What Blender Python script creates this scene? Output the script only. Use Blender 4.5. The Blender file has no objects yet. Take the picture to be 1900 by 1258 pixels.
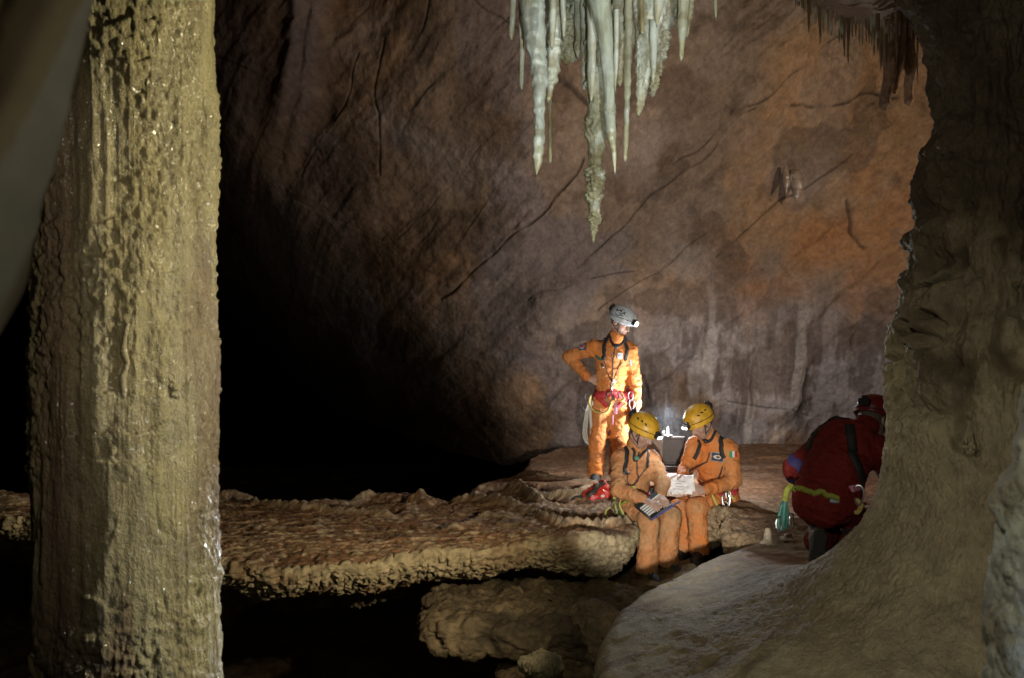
import bpy, math, random
import numpy as np
random.seed(7)
rng = np.random.default_rng(11)
sc = bpy.context.scene
COL = sc.collection

# ------------------------------------------------------------------ camera, world, exposure
CAMZ, FPX = 1.43, 1478.0            # eye height above the rimstone shelf; focal length in pixels of a 1900 px wide frame
cam_d = bpy.data.cameras.new('camera')
cam_d.sensor_width = 36.0
cam_d.lens = 36.0 * FPX / 1900.0
cam_d.clip_start, cam_d.clip_end = 0.05, 300
cam_d.dof.use_dof = True
cam_d.dof.focus_distance = 4.6
cam_d.dof.aperture_fstop = 3.4
cam = bpy.data.objects.new('camera', cam_d)
COL.objects.link(cam)
cam.location = (0, 0, CAMZ)
cam.rotation_euler = (math.radians(90), 0, 0)
sc.camera = cam

w = bpy.data.worlds.new('World')
sc.world = w
w.use_nodes = True
w.node_tree.nodes['Background'].inputs[0].default_value = (0.5, 0.55, 0.65, 1)
w.node_tree.nodes['Background'].inputs[1].default_value = 0.0     # deep in a cave: no daylight at all
sc.view_settings.view_transform = 'Standard'
sc.view_settings.look = 'None'
sc.view_settings.exposure = 0.0
sc.view_settings.gamma = 1.0
sc.cycles.use_denoising = True
sc.cycles.max_bounces = 5
sc.cycles.sample_clamp_indirect = 3.0


def P(px, py, D):
    """a point of the cave at distance D in front of the camera, read off the 1900 px photograph"""
    return np.array([(px - 950) / FPX * D, D, CAMZ + (629 - py) / FPX * D])


def nrm(v):
    v = np.asarray(v, float)
    return v / (np.linalg.norm(v) + 1e-12)


# ------------------------------------------------------------------ lamps (torches and flash heads, with added fill lamps among them)
def spot(name, loc, tgt, watts, color, deg, blend=0.6, radius=0.04):
    l = bpy.data.lights.new(name, 'SPOT')
    l.energy, l.color, l.spot_size, l.spot_blend, l.shadow_soft_size = watts, color, math.radians(deg), blend, radius
    o = bpy.data.objects.new(name, l)
    COL.objects.link(o)
    o.location = loc
    from mathutils import Vector
    o.rotation_euler = (Vector(tgt) - Vector(loc)).to_track_quat('-Z', 'Y').to_euler()
    return o


def point(name, loc, watts, color, radius=0.03):
    l = bpy.data.lights.new(name, 'POINT')
    l.energy, l.color, l.shadow_soft_size = watts, color, radius
    o = bpy.data.objects.new(name, l)
    COL.objects.link(o)
    o.location = loc
    return o


WARM, COOL, NEUT = (1.0, 0.86, 0.62), (0.80, 0.92, 1.0), (1.0, 0.95, 0.88)
spot('column_torch', (1.35, 2.50, 2.30), (-1.25, 2.6, 1.4), 240, (1.0, 0.90, 0.58), 80, 0.7, 0.02)
spot('column_side_fill', (-0.30, 1.15, 1.75), (-1.45, 2.5, 1.4), 22, (1.0, 0.88, 0.7), 70, 0.9)  # added fill for the dim left side of the column
spot('stalactite_torch', (0.30, 0.5, 1.50), (0.54, 3.5, 2.60), 190, (0.92, 1.0, 0.94), 40, 0.6, 0.02)
spot('stalactite_side_fill', (1.45, 1.5, 1.9), (0.54, 3.5, 2.60), 75, (0.95, 1.0, 0.92), 50, 0.6, 0.02)  # added weak side lamp, keeps contrast on the stalactites
spot('wall_flash', (4.2, 5.7, 2.7), (2.8, 9.6, 3.3), 300, (1.0, 0.85, 0.66), 104, 0.9, 0.06)
spot('vault_fill', (1.8, 6.2, 2.6), (-0.5, 9.9, 5.2), 160, (1.0, 0.82, 0.66), 84, 0.9, 0.06)  # added second wall lamp, evens out the upper left
spot('wall_flash_low', (3.4, 6.2, 1.0), (2.9, 10.2, 1.0), 70, (1.0, 0.93, 0.90), 96, 0.9, 0.06)
spot('shelf_torch', (0.42, 3.55, 0.72), (-1.35, 5.6, 0.10), 185, (1.0, 0.85, 0.60), 92, 1.0, 0.02)
spot('people_flash', (0.36, 1.2, 0.74), (1.25, 6.9, 0.60), 1020, (1.0, 0.93, 0.82), 25, 0.45)
spot('mound_torch', (0.10, 0.5, 2.0), (1.75, 3.4, 0.2), 135, (1.0, 0.96, 0.74), 64, 0.9)
spot('edge_torch', (0.3, 5.6, 0.6), (-1.0, 2.6, 0.2), 260, (0.85, 0.92, 1.0), 30, 0.8, 0.02)
spot('near_fill', (0.05, 0.15, 1.75), (-0.8, 1.0, 1.75), 4.2, (1.0, 0.95, 0.74), 70, 0.9)  # added fill so the close drapery does not go black
spot('blue_torch', (0.86, 0.72, 0.72), (1.08, 1.45, 0.86), 40.0, (0.42, 0.60, 1.0), 34, 0.9)
spot('glint_fill', (1.75, 2.3, 0.75), (-1.05, 2.5, 0.8), 85, (0.85, 0.92, 1.0), 46, 0.8, 0.02)  # added cool lamp for sparkle low on the column
spot('far_shelf_fill', (-2.3, 4.7, 0.55), (-4.2, 6.9, 0.0), 46, (1.0, 0.88, 0.66), 50, 0.8, 0.03)  # added fill for the strip of shelf at the far left
spot('pillar_fill', (0.35, 1.0, 2.0), (2.15, 4.2, 2.75), 46, (1.0, 0.90, 0.70), 44, 0.9, 0.03)  # added dim fill for the upper pillar



# ------------------------------------------------------------------ noise (numpy)
def _h(ix, iy, iz, seed):
    with np.errstate(over='ignore'):
        h = (ix.astype(np.uint32) * np.uint32(374761393) + iy.astype(np.uint32) * np.uint32(668265263)
             + iz.astype(np.uint32) * np.uint32(2246822519) + np.uint32((seed * 3266489917) & 0xffffffff))
        h = (h ^ (h >> np.uint32(13))) * np.uint32(1274126177)
        h = (h ^ (h >> np.uint32(16))) * np.uint32(2654435769)
        h = h ^ (h >> np.uint32(15))
    return h


def vn(p, seed=0):
    """value noise, -1..1; p is (...,3)"""
    p = np.asarray(p, np.float64)
    shp = p.shape[:-1]
    p = p.reshape(-1, 3)
    i = np.floor(p).astype(np.int64)
    f = p - i
    u = f * f * f * (f * (f * 6 - 15) + 10)
    out = np.zeros(len(p))
    for dx in (0, 1):
        wx = u[:, 0] if dx else 1 - u[:, 0]
        for dy in (0, 1):
            wy = u[:, 1] if dy else 1 - u[:, 1]
            for dz in (0, 1):
                wz = u[:, 2] if dz else 1 - u[:, 2]
                out += wx * wy * wz * (_h(i[:, 0] + dx, i[:, 1] + dy, i[:, 2] + dz, seed) / 2147483648.0 - 1.0)
    return out.reshape(shp)


def fbm(p, octaves=4, seed=0, gain=0.5, lac=2.03):
    p = np.asarray(p, float)
    a, s, t = 1.0, 0.0, 0.0
    for o in range(octaves):
        s = s + a * vn(p, seed + 17 * o)
        t += a
        a *= gain
        p = p * lac + 3.7
    return s / t * 1.4


def ridged(p, octaves=4, seed=0):
    p = np.asarray(p, float)
    a, s, t = 1.0, 0.0, 0.0
    for o in range(octaves):
        s = s + a * (1 - np.abs(vn(p, seed + 31 * o)) * 2)
        t += a
        a *= 0.5
        p = p * 2.1 + 1.3
    return s / t


def worley(p, seed=0):
    """distance to the nearest feature point"""
    p = np.asarray(p, np.float64)
    shp = p.shape[:-1]
    p = p.reshape(-1, 3)
    i = np.floor(p).astype(np.int64)
    best = np.full(len(p), 9.0)
    for dx in (-1, 0, 1):
        for dy in (-1, 0, 1):
            for dz in (-1, 0, 1):
                c = i + np.array([dx, dy, dz])
                h = _h(c[:, 0], c[:, 1], c[:, 2], seed)
                q = c + np.stack([(h & 1023) / 1023.0, ((h >> 10) & 1023) / 1023.0, ((h >> 20) & 1023) / 1023.0], 1)
                np.minimum(best, ((p - q) ** 2).sum(1), out=best)
    return np.sqrt(best).reshape(shp)


def lumps(p, seed=0):
    """rounded popcorn knobs, 0..1"""
    d = worley(p, seed)
    return np.sqrt(np.clip(1 - (d / 0.75) ** 2, 0, 1))


def ss(a, b, x):
    t = np.clip((x - a) / (b - a), 0, 1)
    return t * t * (3 - 2 * t)


def lerp(a, b, t):
    return a + (b - a) * t


def mixc(c, d, m):
    return c + (np.asarray(d) - c) * m[..., None]


def poly_dist(X, Y, pts):
    """distance of plan points to a polyline, and the signed side, and position along it 0..1"""
    best = np.full(X.shape, 1e9)
    side = np.zeros(X.shape)
    along = np.zeros(X.shape)
    pts = np.asarray(pts, float)
    seg = np.linalg.norm(np.diff(pts, axis=0), axis=1)
    cum = np.concatenate([[0], np.cumsum(seg)])
    for k in range(len(pts) - 1):
        a, b = pts[k], pts[k + 1]
        e = b - a
        t = np.clip(((X - a[0]) * e[0] + (Y - a[1]) * e[1]) / (e @ e), 0, 1)
        dx, dy = X - a[0] - t * e[0], Y - a[1] - t * e[1]
        d = np.hypot(dx, dy)
        m = d < best
        best = np.where(m, d, best)
        side = np.where(m, np.sign(e[0] * dy - e[1] * dx), side)
        along = np.where(m, (cum[k] + t * seg[k]) / cum[-1], along)
    return best, side, along


# ------------------------------------------------------------------ mesh helpers
def link(name, me, mat=None, parent=None):
    o = bpy.data.objects.new(name, me)
    COL.objects.link(o)
    if mat is not None:
        for m in (mat if isinstance(mat, (list, tuple)) else [mat]):
            me.materials.append(m)
    if parent is not None:
        o.parent = parent
        if parent.type == 'EMPTY' or True:
            o.matrix_parent_inverse = world_of(parent).inverted()
    return o


def world_of(o):
    m = o.matrix_basis.copy()
    if o.parent is not None:
        m = world_of(o.parent) @ o.matrix_parent_inverse @ m
    return m


def mesh_np(name, V, Q, col=None, smooth=True, midx=None):
    V = np.ascontiguousarray(V, np.float32).reshape(-1, 3)
    Q = np.ascontiguousarray(Q, np.int32)
    me = bpy.data.meshes.new(name)
    me.vertices.add(len(V))
    me.vertices.foreach_set('co', V.ravel())
    k = Q.shape[1]
    me.loops.add(Q.size)
    me.loops.foreach_set('vertex_index', Q.ravel())
    me.polygons.add(len(Q))
    me.polygons.foreach_set('loop_start', np.arange(0, Q.size, k, dtype=np.int32))
    if midx is not None:
        me.polygons.foreach_set('material_index', np.asarray(midx, np.int32))
    if smooth:
        me.polygons.foreach_set('use_smooth', np.ones(len(Q), bool))
    me.update(calc_edges=True)
    if col is not None:
        c = np.ones((len(V), 4), np.float32)
        c[:, :3] = np.asarray(col, np.float32).reshape(-1, 3)
        at = me.color_attributes.new('col', 'FLOAT_COLOR', 'POINT')
        at.data.foreach_set('color', c.ravel())
    return me


def grid_faces(nu, nv, wu=False, wv=False, flip=False):
    iu = np.arange(nu if wu else nu - 1)
    iv = np.arange(nv if wv else nv - 1)
    a, b = np.meshgrid(iu, iv, indexing='ij')
    a2, b2 = (a + 1) % nu, (b + 1) % nv
    q = np.stack([a * nv + b, a2 * nv + b, a2 * nv + b2, a * nv + b2], -1).reshape(-1, 4)
    return q[:, ::-1] if flip else q


def grid_norm(V, wu=False, wv=False):
    def d(A, ax, wrap):
        if wrap:
            return np.roll(A, -1, ax) - np.roll(A, 1, ax)
        return np.gradient(A, axis=ax)
    n = np.cross(d(V, 0, wu), d(V, 1, wv))
    return n / (np.linalg.norm(n, axis=-1, keepdims=True) + 1e-12)


def grid_obj(name, V, mat, parent=None, wu=False, wv=False, col=None, flip=False):
    nu, nv = V.shape[:2]
    return link(name, mesh_np(name, V, grid_faces(nu, nv, wu, wv, flip), col), mat, parent)


class MB:
    """collects several small shapes that make up ONE part"""
    def __init__(self):
        self.v, self.q, self.m, self.n = [], [], [], 0

    def add(self, V, Q, mi=0):
        V = np.asarray(V, float).reshape(-1, 3)
        Q = np.asarray(Q)
        if Q.shape[1] == 3:
            Q = np.concatenate([Q, Q[:, 2:]], 1)
        self.v.append(V)
        self.q.append(Q + self.n)
        self.m.append(np.full(len(Q), mi))
        self.n += len(V)
        return self

    def tube(self, pts, r, n=8, mi=0, closed=False, per=4):
        V = tube_grid(pts, r, n, closed, per)
        nu, nv = V.shape[:2]
        Q = grid_faces(nu, nv, closed, True)
        self.add(V, Q, mi)
        if not closed:
            for row, s in ((0, 1), (nu - 1, -1)):
                c = V[row].mean(0)
                ring = np.concatenate([V[row], c[None]])
                tri = [[i, (i + 1) % nv, nv] if s > 0 else [(i + 1) % nv, i, nv] for i in range(nv)]
                self.add(ring, [t + [t[2]] for t in tri], mi)
        return self

    def box(self, c, size, R=None, bev=0.004, mi=0):
        """bevelled box, half sizes"""
        hx, hy, hz = size
        b = min(bev, hx * .8, hy * .8, hz * .8)
        V, idx = [], {}
        pts = []
        for sx in (-1, 1):
            for sy in (-1, 1):
                for sz in (-1, 1):
                    for ax in range(3):
                        p = np.array([sx * hx, sy * hy, sz * hz], float)
                        for k in range(3):
                            if k != ax:
                                p[k] -= np.sign(p[k]) * b
                        idx[(sx, sy, sz, ax)] = len(pts)
                        pts.append(p)
        F = []
        for ax in range(3):
            o1, o2 = [k for k in range(3) if k != ax]
            for s in (-1, 1):
                f = []
                for (p, q) in ((-1, -1), (1, -1), (1, 1), (-1, 1)):
                    t = [0, 0, 0]
                    t[ax], t[o1], t[o2] = s, p, q
                    f.append(idx[(*t, ax)])
                F.append(f)
        for ax in range(3):                                   # bevel strips along each edge
            o1, o2 = [k for k in range(3) if k != ax]
            for p in (-1, 1):
                for q in (-1, 1):
                    f = []
                    for (s, oo) in ((-1, o1), (1, o1), (1, o2), (-1, o2)):
                        t = [0, 0, 0]
                        t[ax], t[o1], t[o2] = s, p, q
                        f.append(idx[(*t, oo)])
                    F.append(f)
        for sx in (-1, 1):
            for sy in (-1, 1):
                for sz in (-1, 1):
                    f = [idx[(sx, sy, sz, k)] for k in range(3)]
                    F.append(f + [f[2]])
        pts = np.array(pts)
        # consistent outward winding
        FF = []
        for f in F:
            a, b_, c_ = pts[f[0]], pts[f[1]], pts[f[2]]
            nn = np.cross(b_ - a, c_ - a)
            FF.append(f if nn @ (a + b_ + c_) > 0 else f[::-1])
        if R is not None:
            pts = pts @ np.asarray(R).T
        self.add(pts + np.asarray(c), np.array([f if len(f) == 4 else f for f in FF]), mi)
        return self

    def ball(self, c, r, R=None, n=14, mi=0):
        th = np.linspace(0, np.pi, n)
        ph = np.linspace(0, 2 * np.pi, 2 * n, endpoint=False)
        T, H = np.meshgrid(th, ph, indexing='ij')
        V = np.stack([np.sin(T) * np.cos(H), np.sin(T) * np.sin(H), np.cos(T)], -1) * np.asarray(r)
        if R is not None:
            V = V @ np.asarray(R).T
        self.add(V + np.asarray(c), grid_faces(n, 2 * n, False, True), mi)
        return self

    def build(self, name, mat, parent=None, smooth=True):
        V, Q = np.concatenate(self.v), np.concatenate(self.q)
        # degenerate quads become triangles
        me = bpy.data.meshes.new(name)
        faces = [tuple(dict.fromkeys(map(int, f))) for f in Q]
        mi = np.concatenate(self.m)
        keep = [i for i, f in enumerate(faces) if len(f) > 2]
        me.from_pydata(V.tolist(), [], [faces[i] for i in keep])
        me.polygons.foreach_set('material_index', mi[keep].astype(np.int32))
        if smooth:
            me.polygons.foreach_set('use_smooth', np.ones(len(keep), bool))
        me.update()
        o = link(name, me, mat, parent)
        if smooth:
            me.set_sharp_from_angle(angle=math.radians(40))
        return o


def catmull(pts, per=6, closed=False):
    p = np.asarray(pts, float)
    n = len(p)
    out = []
    segs = n if closed else n - 1
    for i in range(segs):
        if closed:
            a, b, c, d = p[(i - 1) % n], p[i], p[(i + 1) % n], p[(i + 2) % n]
        else:
            a, b, c, d = p[max(i - 1, 0)], p[i], p[i + 1], p[min(i + 2, n - 1)]
        for k in range(per):
            t = k / per
            out.append(0.5 * ((2 * b) + (-a + c) * t + (2 * a - 5 * b + 4 * c - d) * t * t + (-a + 3 * b - 3 * c + d) * t ** 3))
    if not closed:
        out.append(p[-1])
    return np.array(out)


def tube_grid(pts, r, n=8, closed=False, per=4):
    p = np.asarray(pts, float)
    if np.ndim(r) == 0:
        r = np.full(len(p), float(r))
    pr = np.concatenate([p, np.asarray(r, float)[:, None]], 1)
    if per > 1:
        pr = catmull(pr, per, closed)
    p, r = pr[:, :3], np.maximum(pr[:, 3], 1e-5)
    m = len(p)
    t = np.roll(p, -1, 0) - np.roll(p, 1, 0) if closed else np.gradient(p, axis=0)
    t /= np.linalg.norm(t, axis=1, keepdims=True) + 1e-12
    ref = np.array([0, 0, 1.0]) if abs(t[0, 2]) < .9 else np.array([1.0, 0, 0])
    u = nrm(np.cross(t[0], ref))
    V = np.zeros((m, n, 3))
    ph = np.linspace(0, 2 * np.pi, n, endpoint=False)
    for i in range(m):
        u = nrm(u - t[i] * (u @ t[i]))
        v = np.cross(t[i], u)
        V[i] = p[i] + r[i] * (np.cos(ph)[:, None] * u + np.sin(ph)[:, None] * v)
    return V


def empty(name, loc):
    o = bpy.data.objects.new(name, None)
    COL.objects.link(o)
    o.location = [float(x) for x in loc]
    o.empty_display_size = 0.1
    return o


def tag(o, label=None, cat=None, group=None, kind=None):
    if label: o['label'] = label
    if cat: o['category'] = cat
    if group: o['group'] = group
    if kind: o['kind'] = kind
    return o


# ------------------------------------------------------------------ signed distance solids (people, boots, bag)
class Solid:
    def __init__(self, lo, hi, h):
        self.lo, self.h = np.asarray(lo, float), h
        self.n = np.ceil((np.asarray(hi) - self.lo) / h).astype(int) + 1
        self.f = np.full(self.n, 0.15, np.float32)

    def _sub(self, lo, hi):
        i0 = np.clip(np.floor((lo - self.lo) / self.h).astype(int), 0, self.n - 1)
        i1 = np.clip(np.ceil((hi - self.lo) / self.h).astype(int) + 1, 1, self.n)
        g = [self.lo[k] + self.h * np.arange(i0[k], i1[k]) for k in range(3)]
        p = np.stack(np.meshgrid(*g, indexing='ij'), -1)
        return tuple(slice(a, b) for a, b in zip(i0, i1)), p

    def _join(self, sl, d, k):
        f = self.f[sl]
        if k > 0:
            hh = np.maximum(k - np.abs(f - d), 0) / k
            self.f[sl] = np.minimum(f, d) - hh * hh * k * 0.25
        else:
            self.f[sl] = np.minimum(f, d)

    def cap(self, a, b, ra, rb, k=0.02, flat=None, q=1.0, fold=None, seed=0, m=0.07):
        a, b = np.asarray(a, float), np.asarray(b, float)
        R = max(ra, rb) + m
        sl, p = self._sub(np.minimum(a, b) - R, np.maximum(a, b) + R)
        e = b - a
        L = np.linalg.norm(e)
        t = np.clip(((p - a) @ e) / (e @ e), 0, 1)
        wv = p - a - t[..., None] * e
        d0 = np.linalg.norm(wv, axis=-1)
        r = ra + (rb - ra) * t
        if fold:
            amp, fr = fold[0], fold[1]
            ax = e / L
            al = (p - a) @ ax
            lat = p - a - al[..., None] * ax
            tw = fold[2] if len(fold) > 2 else 0.35
            q3 = lat * 8.0
            q3 = q3 + ax * (al * fr + tw * 6 * (lat @ np.array([.6, .5, .62])))[..., None]
            nz = vn(q3, seed) + 0.5 * vn(q3 * 2.1, seed + 5)
            r = r + .8 * amp * (.9 - 2.6 * np.abs(nz)).clip(-.6, 1)
        if flat is not None:
            n = nrm(flat)
            wn = wv @ n
            w2 = np.linalg.norm(wv + n * (wn * (1 / q - 1))[..., None], axis=-1)
            d = (w2 - r) * (d0 + 1e-6) / (w2 + 1e-6)
        else:
            d = d0 - r
        self._join(sl, d, k)
        return self

    def ell(self, c, r, R=None, k=0.02, cut=False, m=0.06):
        c, r = np.asarray(c, float), np.asarray(r, float)
        sl, p = self._sub(c - r.max() - m, c + r.max() + m)
        w_ = p - c
        if R is not None:
            w_ = w_ @ np.asarray(R)          # columns of R are the local axes
        k0 = np.linalg.norm(w_ / r, axis=-1)
        k1 = np.linalg.norm(w_ / (r * r), axis=-1) + 1e-9
        d = k0 * (k0 - 1) / k1
        if cut:
            f = self.f[sl]
            hh = np.maximum(k - np.abs(f + d), 0) / k
            self.f[sl] = np.maximum(f, -d) + hh * hh * k * 0.25
        else:
            self._join(sl, d, k)
        return self

    def wrinkle(self, amp, freq, seed=3, stretch=(1, 1, 1)):
        idx = np.argwhere(np.abs(self.f) < 0.03)
        p = (self.lo + idx * self.h) * np.asarray(stretch)
        self.f[tuple(idx.T)] -= (amp * fbm(p * freq, 3, seed)).astype(np.float32)
        return self

    def clip(self, c, n):
        """keep the side of the plane that n points away from"""
        g = [self.lo[k] + self.h * np.arange(self.n[k]) for k in range(3)]
        n = nrm(n)
        d = ((g[0] - c[0]) * n[0])[:, None, None] + ((g[1] - c[1]) * n[1])[None, :, None] + ((g[2] - c[2]) * n[2])[None, None, :]
        self.f = np.maximum(self.f, d.astype(np.float32))
        return self

    def val(self, p):
        q = (np.asarray(p, float).reshape(-1, 3) - self.lo) / self.h
        q = np.clip(q, 0, self.n - 1.001)
        i = np.floor(q).astype(int)
        fr = q - i
        out = 0
        for dx in (0, 1):
            for dy in (0, 1):
                for dz in (0, 1):
                    wgt = (fr[:, 0] if dx else 1 - fr[:, 0]) * (fr[:, 1] if dy else 1 - fr[:, 1]) * (fr[:, 2] if dz else 1 - fr[:, 2])
                    out = out + wgt * self.f[i[:, 0] + dx, i[:, 1] + dy, i[:, 2] + dz]
        return out

    def grad(self, p):
        e = self.h * 1.5
        g = np.stack([self.val(p + e * np.eye(3)[k]) - self.val(p - e * np.eye(3)[k]) for k in range(3)], 1)
        return g / (np.linalg.norm(g, axis=1, keepdims=True) + 1e-9)

    def snap(self, p, off=0.004, it=8):
        p = np.asarray(p, float).reshape(-1, 3).copy()
        for _ in range(it):
            p -= self.grad(p) * np.clip(self.val(p) - off, -.03, .03)[:, None] * 0.9
        return p

    def mesh(self):
        f = self.f
        s = f < 0
        act = np.zeros(np.array(f.shape) - 1, int)
        for dx in (0, 1):
            for dy in (0, 1):
                for dz in (0, 1):
                    act += s[dx:s.shape[0] - 1 + dx, dy:s.shape[1] - 1 + dy, dz:s.shape[2] - 1 + dz]
        cells = np.argwhere((act > 0) & (act < 8))
        idm = np.full(act.shape, -1, np.int64)
        idm[tuple(cells.T)] = np.arange(len(cells))
        acc = np.zeros((len(cells), 3))
        cnt = np.zeros(len(cells))
        for ax in range(3):
            o1, o2 = [k for k in range(3) if k != ax]
            for u in (0, 1):
                for v in (0, 1):
                    o = np.zeros(3, int)
                    o[o1], o[o2] = u, v
                    c0 = cells + o
                    c1 = c0.copy()
                    c1[:, ax] += 1
                    f0, f1 = f[tuple(c0.T)], f[tuple(c1.T)]
                    m = (f0 < 0) != (f1 < 0)
                    t = np.where(m, f0 / np.where(m, f0 - f1, 1), 0)
                    pt = o + np.zeros((len(cells), 3))
                    pt[:, ax] = t
                    acc[m] += pt[m]
                    cnt[m] += 1
        V = self.lo + self.h * (cells + acc / cnt[:, None])
        Q = []
        for ax in range(3):
            o1, o2 = [(1, 2), (2, 0), (0, 1)][ax]
            sl0 = [slice(None)] * 3
            sl1 = [slice(None)] * 3
            sl0[ax], sl1[ax] = slice(0, -1), slice(1, None)
            a, b = s[tuple(sl0)], s[tuple(sl1)]
            for sgn in (0, 1):
                e = np.argwhere((a & ~b) if sgn == 0 else (~a & b))
                e = e[(e[:, o1] > 0) & (e[:, o2] > 0) & (e[:, o1] < f.shape[o1] - 1) & (e[:, o2] < f.shape[o2] - 1)]
                qs = []
                for (p1, p2) in ((-1, -1), (0, -1), (0, 0), (-1, 0)):
                    c = e.copy()
                    c[:, o1] += p1
                    c[:, o2] += p2
                    qs.append(idm[tuple(c.T)])
                q = np.stack(qs, 1)
                Q.append(q if sgn == 0 else q[:, ::-1])
        return V, np.concatenate(Q)

    def build(self, name, mat, parent=None, colf=None):
        V, Q = self.mesh()
        col = colf(V) if colf is not None else None
        return link(name, mesh_np(name, V, Q, col), mat, parent)


def ribbon(S, pts, width, mat, name, parent, off=0.006, per=8, closed=False, thick=0.004):
    """a flat strap lying on the solid S"""
    c = S.snap(catmull(pts, per, closed), off)
    n = S.grad(c)
    t = np.roll(c, -1, 0) - np.roll(c, 1, 0) if closed else np.gradient(c, axis=0)
    s = np.cross(n, t)
    s /= np.linalg.norm(s, axis=1, keepdims=True) + 1e-9
    l, r = S.snap(c + s * width / 2, off), S.snap(c - s * width / 2, off)
    nn = n * thick
    V = np.stack([l - nn, l + nn * .3, c + nn * .6, r + nn * .3, r - nn], 1)
    return link(name, mesh_np(name, V, grid_faces(V.shape[0], 5, closed, True, True)), mat, parent)


def patch(S, c, up, wdt, hgt, name, mats, parent, nx=12, ny=8, mfun=None, off=0.006):
    c = S.snap([c], off)[0]
    n = S.grad(c[None])[0]
    u = nrm(np.asarray(up) - n * (np.asarray(up) @ n))
    r = np.cross(u, n)
    X, Y = np.meshgrid(np.linspace(-.5, .5, nx + 1), np.linspace(-.5, .5, ny + 1), indexing='ij')
    G = c + X[..., None] * wdt * r + Y[..., None] * hgt * u
    G = S.snap(G, off).reshape(nx + 1, ny + 1, 3)
    G2 = G - n * 0.008
    Q = grid_faces(nx + 1, ny + 1)
    cx = ((X[:-1, :-1] + X[1:, 1:]) / 2).ravel()
    cy = ((Y[:-1, :-1] + Y[1:, 1:]) / 2).ravel()
    mi = np.zeros(len(Q), int) if mfun is None else mfun(cx, cy)
    n0 = (nx + 1) * (ny + 1)
    ring = [i * (ny + 1) for i in range(nx + 1)] + [nx * (ny + 1) + j for j in range(1, ny + 1)] + \
           [i * (ny + 1) + ny for i in range(nx - 1, -1, -1)] + [j for j in range(ny - 1, 0, -1)]
    side = np.array([[ring[k], ring[(k + 1) % len(ring)], ring[(k + 1) % len(ring)] + n0, ring[k] + n0] for k in range(len(ring))])
    V = np.concatenate([G.reshape(-1, 3), G2.reshape(-1, 3)])
    return link(name, mesh_np(name, V, np.concatenate([Q, side[:, ::-1]]), None, False, np.concatenate([mi, np.zeros(len(side), int)])), mats, parent)


# ------------------------------------------------------------------ materials
def mat_new(name):
    m = bpy.data.materials.new(name)
    m.use_nodes = True
    nt = m.node_tree
    return m, nt, nt.nodes['Principled BSDF']


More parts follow.
